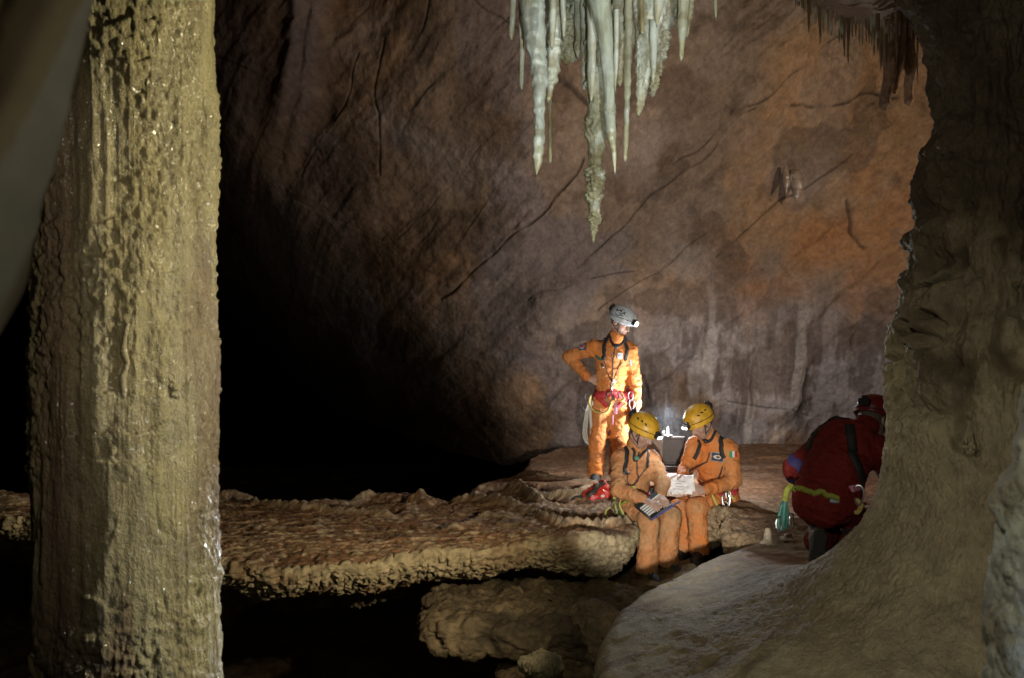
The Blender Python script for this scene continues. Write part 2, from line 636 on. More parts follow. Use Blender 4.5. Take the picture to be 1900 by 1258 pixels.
def rock(name, rough=0.75, bumps=((18, .5, .02), (90, .5, .006)), var=0.35, vscale=9.0, spec=0.4, sss=0.0, coat=0.0,
         stretch=(1, 1, 1), rough_var=0.0, crough=0.12):
    """mineral colour from the mesh attribute, mottled by noise; bump at several scales (scale, strength, metres)"""
    m, nt, b = mat_new(name)
    N, L = nt.nodes, nt.links
    at = N.new('ShaderNodeAttribute'); at.attribute_name = 'col'
    tc = N.new('ShaderNodeTexCoord')
    mp = N.new('ShaderNodeMapping'); mp.inputs['Scale'].default_value = stretch
    L.new(tc.outputs['Object'], mp.inputs['Vector'])
    nz = N.new('ShaderNodeTexNoise'); nz.inputs['Scale'].default_value = vscale
    nz.inputs['Detail'].default_value = 8; nz.inputs['Roughness'].default_value = .65
    L.new(mp.outputs[0], nz.inputs['Vector'])
    mr = N.new('ShaderNodeMapRange')
    mr.inputs[1].default_value, mr.inputs[2].default_value = 0.3, 0.7
    mr.inputs[3].default_value, mr.inputs[4].default_value = 1 - var, 1 + var
    L.new(nz.outputs['Fac'], mr.inputs[0])
    mx = N.new('ShaderNodeMix'); mx.data_type = 'RGBA'; mx.blend_type = 'MULTIPLY'
    mx.inputs['Factor'].default_value = 1
    L.new(at.outputs['Color'], mx.inputs[6])
    L.new(mr.outputs[0], mx.inputs[7])
    L.new(mx.outputs[2], b.inputs['Base Color'])
    b.inputs['Roughness'].default_value = rough
    b.inputs['Specular IOR Level'].default_value = spec
    if rough_var:
        r2 = N.new('ShaderNodeMapRange')
        r2.inputs[1].default_value, r2.inputs[2].default_value = .35, .65
        r2.inputs[3].default_value, r2.inputs[4].default_value = rough - rough_var, rough + rough_var
        nz2 = N.new('ShaderNodeTexNoise'); nz2.inputs['Scale'].default_value = 6; nz2.inputs['Detail'].default_value = 5
        L.new(mp.outputs[0], nz2.inputs['Vector'])
        L.new(nz2.outputs['Fac'], r2.inputs[0])
        L.new(r2.outputs[0], b.inputs['Roughness'])
    if sss:
        b.inputs['Subsurface Weight'].default_value = sss
        b.inputs['Subsurface Radius'].default_value = (.02, .018, .012)
        b.inputs['Subsurface Scale'].default_value = 1.0
    if coat:
        b.inputs['Coat Weight'].default_value = coat
        b.inputs['Coat Roughness'].default_value = crough
    prev = None
    for sca, st, dist in bumps:
        n2 = N.new('ShaderNodeTexNoise'); n2.inputs['Scale'].default_value = sca
        n2.inputs['Detail'].default_value = 4; n2.inputs['Roughness'].default_value = .6
        L.new(mp.outputs[0], n2.inputs['Vector'])
        bp = N.new('ShaderNodeBump'); bp.inputs['Strength'].default_value = st; bp.inputs['Distance'].default_value = dist
        L.new(n2.outputs['Fac'], bp.inputs['Height'])
        if prev is not None:
            L.new(prev.outputs[0], bp.inputs['Normal'])
        prev = bp
    if prev is not None:
        L.new(prev.outputs[0], b.inputs['Normal'])
        if coat:                                   # the water film beads into facets of its own
            n3 = N.new('ShaderNodeTexNoise'); n3.inputs['Scale'].default_value = 75; n3.inputs['Detail'].default_value = 1.5
            L.new(mp.outputs[0], n3.inputs['Vector'])
            b3 = N.new('ShaderNodeBump'); b3.inputs['Strength'].default_value = 1.0; b3.inputs['Distance'].default_value = .014
            L.new(n3.outputs['Fac'], b3.inputs['Height'])
            L.new(b3.outputs[0], b.inputs['Coat Normal'])
            n4 = N.new('ShaderNodeTexNoise'); n4.inputs['Scale'].default_value = 3.2; n4.inputs['Detail'].default_value = 5
            L.new(mp.outputs[0], n4.inputs['Vector'])
            r4 = N.new('ShaderNodeMapRange')               # wet patches between drier skin
            r4.inputs[1].default_value, r4.inputs[2].default_value = .40, .56
            r4.inputs[3].default_value, r4.inputs[4].default_value = coat * .06, coat
            L.new(n4.outputs['Fac'], r4.inputs[0])
            L.new(r4.outputs[0], b.inputs['Coat Weight'])
    return m


def plain(name, col, rough=0.6, metal=0.0, var=0.15, scale=30, bump=0.0, spec=0.5, coat=0.0, emit=None, trans=0.0):
    m, nt, b = mat_new(name)
    N, L = nt.nodes, nt.links
    tc = N.new('ShaderNodeTexCoord')
    nz = N.new('ShaderNodeTexNoise'); nz.inputs['Scale'].default_value = scale; nz.inputs['Detail'].default_value = 5
    L.new(tc.outputs['Object'], nz.inputs['Vector'])
    rp = N.new('ShaderNodeValToRGB')
    rp.color_ramp.elements[0].position, rp.color_ramp.elements[1].position = .3, .7
    rp.color_ramp.elements[0].color = (*[c * (1 - var) for c in col], 1)
    rp.color_ramp.elements[1].color = (*[min(1, c * (1 + var)) for c in col], 1)
    L.new(nz.outputs['Fac'], rp.inputs[0])
    L.new(rp.outputs[0], b.inputs['Base Color'])
    b.inputs['Roughness'].default_value = rough
    b.inputs['Metallic'].default_value = metal
    b.inputs['Specular IOR Level'].default_value = spec
    b.inputs['Coat Weight'].default_value = coat
    b.inputs['Transmission Weight'].default_value = trans
    if emit:
        b.inputs['Emission Color'].default_value = (*emit[0], 1)
        b.inputs['Emission Strength'].default_value = emit[1]
    if bump:
        bp = N.new('ShaderNodeBump'); bp.inputs['Strength'].default_value = .6; bp.inputs['Distance'].default_value = bump
        L.new(nz.outputs['Fac'], bp.inputs['Height'])
        L.new(bp.outputs[0], b.inputs['Normal'])
    return m


M_wall = rock('wall_limestone', .82, ((16, .45, .04), (70, .45, .010)), .22, 7.0, .25)
M_shelf = rock('rimstone_crust', .8, ((30, .5, .02), (120, .6, .006)), .45, 14, .3)
M_mound = rock('flowstone', .66, ((34, .4, .015), (80, .85, .014), (220, .9, .006)), .28, 10, .35)
M_column = rock('wet_flowstone', .55, ((40, .5, .012), (120, 1.0, .012), (300, 1.0, .006)), .30, 12, .5, 0.0, .85, (1, 1, .6), 0, .12)
M_stal = rock('calcite', .30, ((45, .35, .006), (160, .35, .002)), .22, 22, .5, .25, .6, (1, 1, .6))
M_crust = rock('calcite_crust', .5, ((90, .7, .008), (260, .7, .003)), .3, 30, .5, 0, .25)
M_drape = rock('dry_drapery', .75, ((30, .3, .01),), .2, 8, .25, .1)
M_drop = plain('water', (.9, .95, 1), .02, 0, 0, 5, 0, .5, 0, None, .9)


# ------------------------------------------------------------------ back wall of the chamber
def make_wall():
    nx, nz = 1240, 560
    gx = np.concatenate([np.linspace(-11, -5, 90)[:-1], np.linspace(-5, 5.6, nx - 149), np.linspace(5.6, 8.8, 61)[1:]])
    X, Z = np.meshgrid(gx, np.linspace(-.45, 6.3, nz), indexing='ij')
    Y = 10.7 - .16 * np.maximum(Z, 0) - .028 * np.maximum(Z, 0) ** 2
    s = -((X + 1.9) * .70 + (Z - 1.9) * .714)
    Y = Y + .42 * np.log1p(np.exp((s + .45) * 3.2)) / 3.2 * (3.6 + np.clip(s, 0, 9) * .7)
    Y = Y - .14 * np.maximum(0, X - 3.6) ** 2
    p = np.stack([X, Z, np.zeros_like(X)], -1)
    Y += .40 * fbm(p * .38, 3, 5) + .10 * fbm(p * 1.1, 4, 9)
    a, b = X * .74 + Z * .67, -X * .67 + Z * .74                 # bedding runs up to the right
    pb = np.stack([a * .45 + .12 * b, b * 2.6, 0 * a], -1)
    wob = .2 * fbm(p * .9, 3, 77)
    pb[..., 1] += wob * 2
    bed = fbm(pb, 4, 21)
    Y += .035 * bed + .012 * np.tanh(bed * 7) * ss(-.3, .4, fbm(p * .8, 2, 23)) + .006 * np.tanh(fbm(np.stack([a * 1.1, b * 7 + wob * 4, 0 * a], -1), 3, 25) * 6)
    low = ss(2.4, 1.2, Z + .25 * fbm(p * .8, 2, 3)) * ss(.6, 2.0, X)
    fl = fbm(np.stack([X * 4.2 + .4 * wob, Z * .75, 0 * X], -1), 4, 41)
    Y -= low * .07 * fl
    Y -= .016 * fbm(p * 9, 4, 61) + .012 * ridged(p * 4, 4, 62)
    # scalloped lower left vault and the long fold at the upper left

    def wp(px, py, D=10.2):
        q = P(px, py, D)
        return (q[0], q[2])
    fold = [wp(690, -330), wp(655, -60), wp(635, 40), wp(612, 120), wp(585, 215), wp(535, 290), wp(500, 350), wp(470, 430)]
    d, sd, al = poly_dist(X, Z, fold)
    step = np.tanh(d * sd / .16) * np.exp(-(d / 1.2) ** 2)
    Y += .22 * step * ss(.97, .6, al) * ss(0, .12, al)
    Y -= .16 * np.exp(-((d - .08) / .10) ** 2) * ss(.95, .6, al)
    lobe = [wp(695, 232), wp(770, 275), wp(850, 315), wp(930, 350), wp(985, 410)]
    d2, s2, a2 = poly_dist(X, Z, lobe)
    Y += .13 * np.tanh(-d2 * s2 / .25) * np.exp(-(d2 / .6) ** 2) * ss(0, .25, a2) * ss(1, .6, a2)
    cr = np.zeros_like(X)
    for pts, wd, dep in (([(818, 556), (860, 522), (900, 490), (945, 452), (985, 412), (1030, 372), (1062, 338), (1095, 290)], .013, .05),
                         ([(1070, 500), (1120, 450), (1180, 392), (1240, 345), (1300, 297), (1370, 232)], .010, .025),
                         ([(1020, 196), (1050, 215), (1090, 240), (1130, 262)], .028, .04),
                         ([(985, 560), (1080, 520), (1180, 500)], .010, .02),
                         ([(705, 330), (718, 240), (722, 180), (738, 128)], .013, .03),
                         ([(800, 130), (826, 60), (840, 10)], .013, .03),
                         ([(760, 70), (860, 70), (960, 130)], .009, .02),
                         ([(1430, 235), (1500, 225), (1560, 205), (1620, 200)], .016, .03),
                         ([(1515, 690), (1518, 745), (1500, 790)], .025, .06),
                         ([(1110, 575), (1200, 515), (1320, 425)], .008, .015),
                         ([(1240, 320), (1380, 215), (1540, 95)], .009, .02),
                         ([(560, 330), (640, 240), (690, 150)], .010, .02),
                         ([(880, 170), (960, 90), (1010, 10)], .009, .02),
                         ([(1330, 470), (1450, 370), (1560, 300)], .010, .02),
                         ([(690, 470), (790, 395), (900, 300)], .008, .015),
                         ([(1370, 745), (1500, 765), (1640, 790)], .009, .02),
                         ([(1560, 380), (1568, 430), (1590, 460)], .02, .03),
                         ([(1205, 700), (1215, 740), (1230, 765)], .018, .03)):
        q = [wp(*t) for t in pts]
        dd, _, _ = poly_dist(X + .05 * vn(p * 3, 31), Z + .05 * vn(p * 3, 32), q)
        brk = .25 + .75 * ss(-.5, .2, fbm(p * 3.5, 3, 51))
        g = np.exp(-(dd / wd) ** 2) * brk
        Y += dep * g
        cr = np.maximum(cr, g)
    # mineral colours
    c = np.zeros(X.shape + (3,)) + np.array([.185, .128, .088])
    c = mixc(c, [.25, .145, .075], ss(.0, .55, fbm(p * .55, 4, 101) + .35 * (X - 1.2) / 3))
    c = mixc(c, [.165, .125, .11], ss(.1, .35, fbm(p * .8 + 9, 4, 103) - .1 * (X - .5)))
    c = mixc(c, [.21, .155, .118], ss(.15, .5, fbm(p * 1.3 + 4, 6, 105)) * .55)
    c = mixc(c, [.245, .21, .205], low * ss(-.5, .25, fbm(p * 1.3, 4, 111)) * .95)
    org = np.exp(-(((X - 4.2) / 1.5) ** 2 + ((Z - 2.75) / .9) ** 2)) + .8 * np.exp(-(((X - 3.0) / .5) ** 2 + ((Z - 2.3) / .6) ** 2))
    c = mixc(c, [.27, .125, .05], np.clip(org, 0, 1) * ss(-.25, .5, fbm(p * 1.5, 5, 107)) * .85)
    c = mixc(c, [.095, .06, .04], ss(.15, .4, fbm(p * 2.1, 6, 120)) * .6)
    c = mixc(c, [.05, .035, .025], ss(.38, .66, ridged(pb * 1.5, 4, 131) * .55 + .4 * fbm(p * 1.4, 3, 133)) * .5)
    blot = fbm(np.stack([X * 7, Z * 2.1, 0 * X], -1), 4, 141)
    c = mixc(c, [.10, .075, .065], low * ss(.05, .4, blot) * .8)
    c = mixc(c, [.38, .34, .31], low * ss(.15, .45, fbm(np.stack([X * 5, Z * 1.0, 0 * X], -1), 4, 145)) * .55)
    c = mixc(c, [.34, .31, .33], np.exp(-((d - .06) / .10) ** 2) * ss(.95, .5, al) * .5)
    c = mixc(c, [.30, .27, .26], np.exp(-((d2) / .14) ** 2) * .3 * ss(0, .3, a2) * ss(1, .6, a2))
    for (px, py, r) in ((720, 240, .28), (440, 120, .22), (690, 130, .35), (1255, 90, .3), (1190, 300, .4), (1480, 345, .3), (850, 330, .3), (1280, 480, .4), (580, 225, .12)):
        q = wp(px, py)
        rr = np.hypot(X - q[0], Z - q[1]) / r
        c = mixc(c, [.26, .20, .165], np.exp(-rr ** 2) * ss(-.4, .3, fbm(p * 2.5, 4, 150)) * .8)
    c = mixc(c, [.025, .018, .014], np.clip(cr, 0, 1) * .75)
    # thin dark veins and stained joints running with the bedding, and across it
    for (fa, fb, sd_, th_, k_) in ((.9, 4.5, 171, .93, .28), (2.2, 11, 173, .94, .22), (5.0, 1.1, 175, .95, .2)):
        v = 1 - np.abs(vn(np.stack([a * fa + .5 * wob, b * fb + 3.0 * wob, 0 * a], -1), sd_))
        c = mixc(c, [.045, .03, .022], ss(th_, 1.0, v) * ss(-.15, .45, fbm(p * 1.4, 3, sd_ + 1)) * k_)
    spk = fbm(p * np.array([16, 16, 1]), 4, 181)
    c = mixc(c, [.34, .28, .25], ss(.32, .6, spk) * .08)
    c = mixc(c, [.06, .04, .03], ss(.30, .6, -spk) * .12)
    c *= (1 + .12 * vn(p * 28, 160) + .14 * vn(p * 60, 161))[..., None]
    V = np.stack([X, Y, Z], -1)
    o = grid_obj('cave_wall', V, M_wall, col=np.clip(c, .01, 1))
    tag(o, 'brown and violet grey limestone wall curving behind the cavers', None, None, 'structure')


make_wall()


# ------------------------------------------------------------------ ceiling above, with the low bulge at the upper right
def make_ceiling():
    X, Y = np.meshgrid(np.linspace(-7, 8, 420), np.linspace(.6, 10.2, 320), indexing='ij')
    Z = CAMZ + .44 * Y + .32 + np.maximum(0, 2.6 - Y) * .55
    p = np.stack([X, Y, 0 * X], -1)
    Z = Z + .12 * fbm(p * .9, 4, 201)
    g = np.exp(-(((X - 3.5) / 1.25) ** 2 + ((Y - 6.5) / .8) ** 2) ** 2)
    Z -= (.62 + .06 * fbm(p * 3, 3, 207)) * g
    Z -= .03 * lumps(p * 6, 203) + .06 * ridged(p * 2.5, 3, 205)
    c = np.zeros(X.shape + (3,)) + np.array([.16, .105, .07])
    c = mixc(c, [.26, .2, .15], ss(0, .5, fbm(p * 2, 4, 211)))
    o = grid_obj('cave_ceiling', np.stack([X, Y, Z], -1), M_wall, col=c, flip=True)
    tag(o, 'dark rock ceiling of the cave with a low bulge', None, None, 'structure')


make_ceiling()


# ------------------------------------------------------------------ floor of the trench and the dark pit
def floor_z(X, Y):
    z = -1.12 + .64 * np.minimum(1, 1.3 * np.exp(-(((X - 1.3) / .75) ** 2 + ((Y - 6.4) / .75) ** 2)))
    z = z + .22 * np.exp(-(((X - .55) / .5) ** 2 + ((Y - 4.4) / .5) ** 2))
    z = z - 2.2 * ss(.25, -.5, X) * ss(2.0, 3.2, Y)
    return z


def make_floor():
    X, Y = np.meshgrid(np.linspace(-12, 9, 620), np.linspace(.3, 30, 640) , indexing='ij')
    Y = .3 + (Y - .3) ** 1.6 / 29.7 ** .6
    p = np.stack([X, Y, 0 * X], -1)
    Z = floor_z(X, Y) + .10 * fbm(p * 1.3, 4, 301) + .05 * fbm(p * 5, 4, 303) + .03 * lumps(p * 7, 305)
    c = np.zeros(X.shape + (3,)) + np.array([.17, .115, .07])
    c = mixc(c, [.22, .18, .10], ss(-.1, .5, fbm(p * 2, 4, 311)))
    o = grid_obj('cave_floor', np.stack([X, Y, Z], -1), M_shelf, col=c)
    tag(o, 'uneven muddy rock floor in the trench below the shelf', None, None, 'structure')


make_floor()


# ------------------------------------------------------------------ rimstone shelf: crusted top, knobbly front lip, undercut
def G(px, py, z=0.0):
    D = (CAMZ - z) * FPX / (py - 629)
    return ((px - 950) / FPX * D, D)


SHELF = [((-7, 7.0), (-7, 7.75)), ((-4.0, 6.3), (-4.2, 7.62)), ((-3.0, 5.9), (-3.4, 7.66)), ((-1.9, 5.16), (-2.4, 7.68)),
         ((-1.3, 5.2), (-1.6, 7.72)), ((-.69, 5.34), (-.8, 7.85)), ((-.2, 5.42), (-.35, 8.2)), ((.23, 5.55), (.0, 8.7)), ((.80, 5.90), (.35, 9.8)), ((.95, 6.25), (.8, 10.5)),
         ((1.02, 6.6), (1.1, 11)), ((1.3, 6.82), (1.5, 11.2)), ((1.60, 6.72), (2.0, 11.2)), ((1.70, 6.4), (2.5, 11.2)),
         ((1.60, 6.0), (3.2, 11.2)), ((1.72, 5.72), (4, 11.2)), ((2.3, 5.6), (5, 11)), ((3.2, 5.6), (6, 10.5)), ((5, 5.7), (7.5, 9.5))]


def shelf_top(X, Y):
    """height and colour of the shelf's upper side"""
    p = np.stack([X, Y, 0 * X], -1)
    z = .025 * fbm(p * 1.2, 3, 401)
    red = ss(.2, 1.0, (X - .1) * .55 + (Y - 6.9) * .55 + .35 * fbm(p * 1.5, 3, 404))
    rough = 1 - .65 * red
    q = np.stack([X * 2.2 + .5 * fbm(p * 2, 2, 7), Y * 4.6 + .8 * fbm(p * 1.3, 3, 8), 0 * X], -1)
    rid = ridged(q, 3, 411)
    terr = fbm(np.stack([X * 1.3, Y * 3.4, 0 * X], -1), 4, 410) * 5
    z = z + rough * (.022 * (np.floor(terr) + ss(.0, .16, terr % 1)) * .55 + .008 * np.clip(rid, -.3, 1) + .008 * fbm(p * 9, 4, 413) + .007 * lumps(p * 24, 415) + .007 * fbm(p * 50, 2, 416))
    pool = np.zeros_like(X)
    dams = [([(975, 958), (1000, 969), (1050, 976), (1100, 976), (1150, 970), (1172, 962)], .075, .035, 1),
            ([(455, 930), (520, 940), (600, 946), (680, 952), (745, 953)], .055, .035, 1),
            ([(395, 913), (520, 915), (580, 923), (640, 922), (700, 914)], .07, .05, 0),
            ([(835, 930), (880, 926), (930, 938), (965, 945)], .06, .05, 0),
            ([(850, 905), (880, 912), (920, 906), (960, 912), (1010, 935)], .08, .05, 0),
            ([(955, 905), (1010, 918), (1060, 922), (1100, 918)], .05, .05, 0),
            ([(470, 986), (540, 992), (600, 984)], .03, .03, 0),
            ([(820, 985), (900, 968), (960, 962)], .04, .06, 0),
            ([(1000, 880), (1060, 893), (1110, 900)], .035, .06, 0),
                        ([(5, 930), (40, 934), (80, 934)], .05, .05, 0)]
    dm = np.zeros_like(X)
    for pts, hgt, wd, flu in dams:
        d, sd, al = poly_dist(X + .03 * vn(p * 5, 421), Y + .03 * vn(p * 5, 422), [G(*t) for t in pts])
        env = ss(0, .06, al) * ss(1, .94, al)
        g = np.exp(-(d / wd) ** 2) * env
        if flu:
            g = g * (.8 + .35 * np.abs(np.sin(al * 46)) )
        z = z + hgt * g
        dm = np.maximum(dm, g)
        beh = np.exp(-((d - .17) / .13) ** 2) * (sd > 0) * env
        z = z - .06 * beh
        pool = np.maximum(pool, beh)
    for (px, py, rx, ry, dp) in ((835, 905, .35, .25, .12), (925, 903, .3, .22, .12), (1040, 957, .35, .14, .13), (1120, 957, .3, .12, .10), (560, 917, .5, .18, .09), (470, 917, .3, .15, .06),
                                 (690, 925, .4, .15, .05)):
        g0 = G(px, py)
        e = np.exp(-(((X - g0[0]) / rx) ** 2 + ((Y - g0[1]) / ry) ** 2) ** 2)
        z = z - 1.7 * dp * e
        pool = np.maximum(pool, e)
    for (px, py, r, hh) in ((768, 925, .10, .085), (790, 928, .08, .06), (882, 908, .07, .05), (950, 915, .07, .05), (985, 960, .06, .05)):
        g0 = G(px, py)
        rr = np.hypot(X - g0[0], Y - g0[1]) / r
        z = z + hh * np.exp(-rr ** 6) * (1 + .5 * fbm(p * 12, 3, 5))
    c = np.zeros(X.shape + (3,)) + np.array([.235, .122, .058])
    c = mixc(c, [.34, .245, .14], ss(.05, .5, fbm(p * 5, 4, 431)) * .6)
    c = mixc(c, [.14, .075, .04], ss(.1, .5, fbm(p * 2.4, 4, 433)) * .7)
    c = mixc(c, [.20, .10, .052], red * .85)
    c = mixc(c, [.30, .22, .16], red * ss(.1, .6, fbm(p * 3 + 3, 4, 437)) * .35)
    c = mixc(c, [.07, .03, .018], pool * .85)
    c = mixc(c, [.37, .30, .20], dm * .7)
    tan_part = ss(1.25, 1.7, X) * ss(7.6, 6.6, Y)
    c = mixc(c, [.30, .20, .12], tan_part * .6)  # lighter tan on the front right part of the top
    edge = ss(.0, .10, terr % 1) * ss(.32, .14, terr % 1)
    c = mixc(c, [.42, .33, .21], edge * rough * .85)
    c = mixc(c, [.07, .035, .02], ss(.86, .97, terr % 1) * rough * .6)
    c *= (1 + .35 * vn(p * 45, 441) + .25 * vn(p * 90, 442))[..., None]
    return z, np.clip(c, .01, 1)


def make_shelf():
    n = 900
    Fp = catmull([[*a, 0] for a, b in SHELF], 60)
    Bp = catmull([[*b, 0] for a, b in SHELF], 60)
    L = np.concatenate([[0], np.cumsum(np.linalg.norm(np.diff(Fp, axis=0), axis=1))])
    u = np.linspace(0, L[-1], n)
    F2 = np.stack([np.interp(u, L, Fp[:, k]) for k in range(3)], 1)
    B2 = np.stack([np.interp(u, L, Bp[:, k]) for k in range(3)], 1)
    p1 = np.stack([u * 1.3, 0 * u, 0 * u], 1)
    T = np.gradient(F2, axis=0)
    T /= np.linalg.norm(T, axis=1, keepdims=True)
    out = np.stack([T[:, 1], -T[:, 0], 0 * u], 1)             # points out of the lip, towards the viewer
    F2 = F2 + out * (.07 * fbm(p1, 4, 450))[:, None]
    nt, nf, nu_ = 320, 84, 36
    t = np.linspace(0, 1, nt) ** .8
    top = B2[:, None] * (1 - t)[None, :, None] + F2[:, None] * t[None, :, None]
    z, c = shelf_top(top[..., 0], top[..., 1])
    dl = np.linalg.norm(top - F2[:, None], axis=-1)
    z = z - .022 * np.exp(-dl / .03)
    z = z - .35 * np.exp(-np.linalg.norm(top - B2[:, None], axis=-1) / .12) * (ss(9.5, 8.5, B2[:, 1]))[:, None]
    top[..., 2] = z
    # front: bulging lip that curls under
    ph = np.linspace(0, 1, nf + 1)[1:]
    right0 = ss(.1, .7, F2[:, 0]) * (1 - ss(.9, 1.3, F2[:, 0]))
    H = .15 + .03 * fbm(p1 * .8 + 5, 3, 451) + .06 * ss(5, 0, np.abs(u - 6.8))
    H = H + .15 * right0 + .25 * ss(.9, 1.2, F2[:, 0])
    lip = top[:, -1]
    face = lip[:, None] + out[:, None] * ((.030 * np.sin(np.pi * ph ** .7) - .22 * ph ** 1.6))[None, :, None]
    face[..., 2] -= H[:, None] * ph[None]
    und = face[:, -1:] + (-out)[:, None] * (np.linspace(0, 1, nu_ + 1)[1:] * .9)[None, :, None]
    und[..., 2] -= .40 * np.linspace(0, 1, nu_ + 1)[1:][None] ** 1.8
    V = np.concatenate([top, face, und], 1)
    N = -grid_norm(V)
    if N[n // 2, nt // 2, 2] < 0:
        N = -N
    k = np.arange(V.shape[1])
    fm = ss(nt - 7, nt + 3, k)[None, :]
    big = fbm(V * 2.2, 3, 453)
    scal = .012 * np.abs(np.sin(u * 11 + 3 * fbm(p1 * 2, 2, 9)))[:, None] * np.ones_like(k)[None]       # flutes under the right-hand lip
    right = ss(.0, .5, F2[:, 0])[:, None] * (1 - ss(.9, 1.3, F2[:, 0])[:, None])
    pop = .036 * lumps(V * np.array([40, 40, 27]), 455) ** 1.5 + .022 * lumps(V * 64, 457) - .010 + .03 * fbm(V * np.array([6, 6, 2]), 3, 456)
    V = V + N * (fm * (pop * (1 - .55 * right) + scal * right + .015 * big + .012 * fbm(V * 25, 3, 458)))[..., None]
    cf = np.zeros(V.shape) + np.array([.34, .275, .16])
    cf = mixc(cf, [.22, .15, .08], ss(0, .5, fbm(V * 3, 4, 461)))
    cf = mixc(cf, [.35, .28, .175], right * np.ones_like(k)[None] * ss(-.3, .4, fbm(V * 4, 3, 463)) * .7)
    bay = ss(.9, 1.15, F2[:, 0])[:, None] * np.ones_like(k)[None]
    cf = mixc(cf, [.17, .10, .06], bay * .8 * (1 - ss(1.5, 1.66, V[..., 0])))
    cf = mixc(cf, [.36, .26, .155], ss(1.5, 1.66, V[..., 0]) * .8)  # right side of the bay painted paler to look lit
    ca = np.concatenate([c, cf[:, nt:]], 1)
    ca = lerp(ca, cf, fm[..., None])
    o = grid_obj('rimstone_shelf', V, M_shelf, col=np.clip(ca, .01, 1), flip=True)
    tag(o, 'crusted rimstone shelf with knobbly undercut lip where the cavers sit', None, None, 'structure')


make_shelf()


def rock_blob(name, c, r, mat, base, seed, amp=.18, n=(300, 220), sq=2.6, flute=0.0, pop=.02):
    """boulder or ledge: a squared ellipsoid, weathered"""
    th, ph = np.meshgrid(np.linspace(0, 2 * np.pi, n[0], endpoint=False), np.linspace(.02, np.pi - .02, n[1]), indexing='ij')
    d = np.stack([np.cos(th) * np.sin(ph), np.sin(th) * np.sin(ph), np.cos(ph)], -1)
    m = (np.abs(d) ** sq).sum(-1) ** (-1 / sq)
    V = d * m[..., None] * np.asarray(r) + np.asarray(c)
    N = grid_norm(V, True)
    N *= np.sign((N * d).sum(-1, keepdims=True))
    s = min(r)
    V = V + N * (amp * s * fbm(V * .7 / s, 4, seed) + pop * lumps(V * 14, seed + 1) + .012 * fbm(V * 22, 3, seed + 3))[..., None]
    if flute:
        V = V + N * (flute * np.abs(np.sin(th * 13)) * np.sin(ph) ** 2)[..., None]
    cc = np.zeros(V.shape) + np.asarray(base)
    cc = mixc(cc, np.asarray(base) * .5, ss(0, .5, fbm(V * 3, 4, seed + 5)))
    cc = mixc(cc, np.minimum(1, np.asarray(base) * 1.4), ss(.1, .5, fbm(V * 5, 4, seed + 7)))
    return grid_obj(name, V, mat, wu=True, col=cc, flip=True)


o = rock_blob('rock_ledge', (np.array([.26, 5.42, -.46])), (.86, .50, .105), M_shelf, (.105, .078, .043), 500, .45, (460, 280), 5.5, 0, .022)  # base colour darkened to stand in for shade on the ledge
tag(o, 'low shadowed rock ledge under the rimstone shelf', None, None, 'structure')
o = rock_blob('boulder', P(1030, 1262, 5.0), (.36, .4, .13), M_shelf, (.15, .105, .06), 520, .3, (260, 180))
tag(o, 'dark rough boulder at the bottom of the trench', 'rock')
o = rock_blob('boulder', P(1110, 1175, 5.1), (.17, .25, .16), M_shelf, (.19, .14, .08), 530, .3, (260, 180))
tag(o, 'brown lumpy boulder wedged between ledge and pale flowstone apron', 'rock')
o = rock_blob('fluted_rock', P(1006, 1232, 4.45), (.115, .10, .055), M_mound, (.36, .31, .19), 540, .55, (260, 160), 2.0, .008, .006)
o.rotation_euler = (0, 0, 0)
tag(o, 'small pale fluted flowstone knob at the bottom of the trench', 'rock')


# ------------------------------------------------------------------ flowstone apron sweeping up into the pillar on the right
AX = np.array([2.2, 3.65])
EDGE = np.array([(.27, 2.0), (.30, 2.7), (.33, 3.3), (.40, 3.75), (.53, 4.18), (.93, 4.74), (1.37, 5.32), (1.70, 5.66), (2.3, 6.1), (4.6, 6.1), (5.2, 3.5), (4, 1.0), (1.2, 1.0), (.45, 1.3)])
ZR = np.array([(4.6, .62), (3.4, .42), (2.75, .27), (2.2, .245), (1.95, .24), (1.75, .25), (1.5, .28), (1.25, .325), (1.0, .375), (.85, .435), (.66, .485), (.48, .58), (.32, .73), (.17, .94), (.065, 1.26),
               (.01, 1.7), (-.005, 2.2), (-.02, 3.0), (-.04, 4.0)])


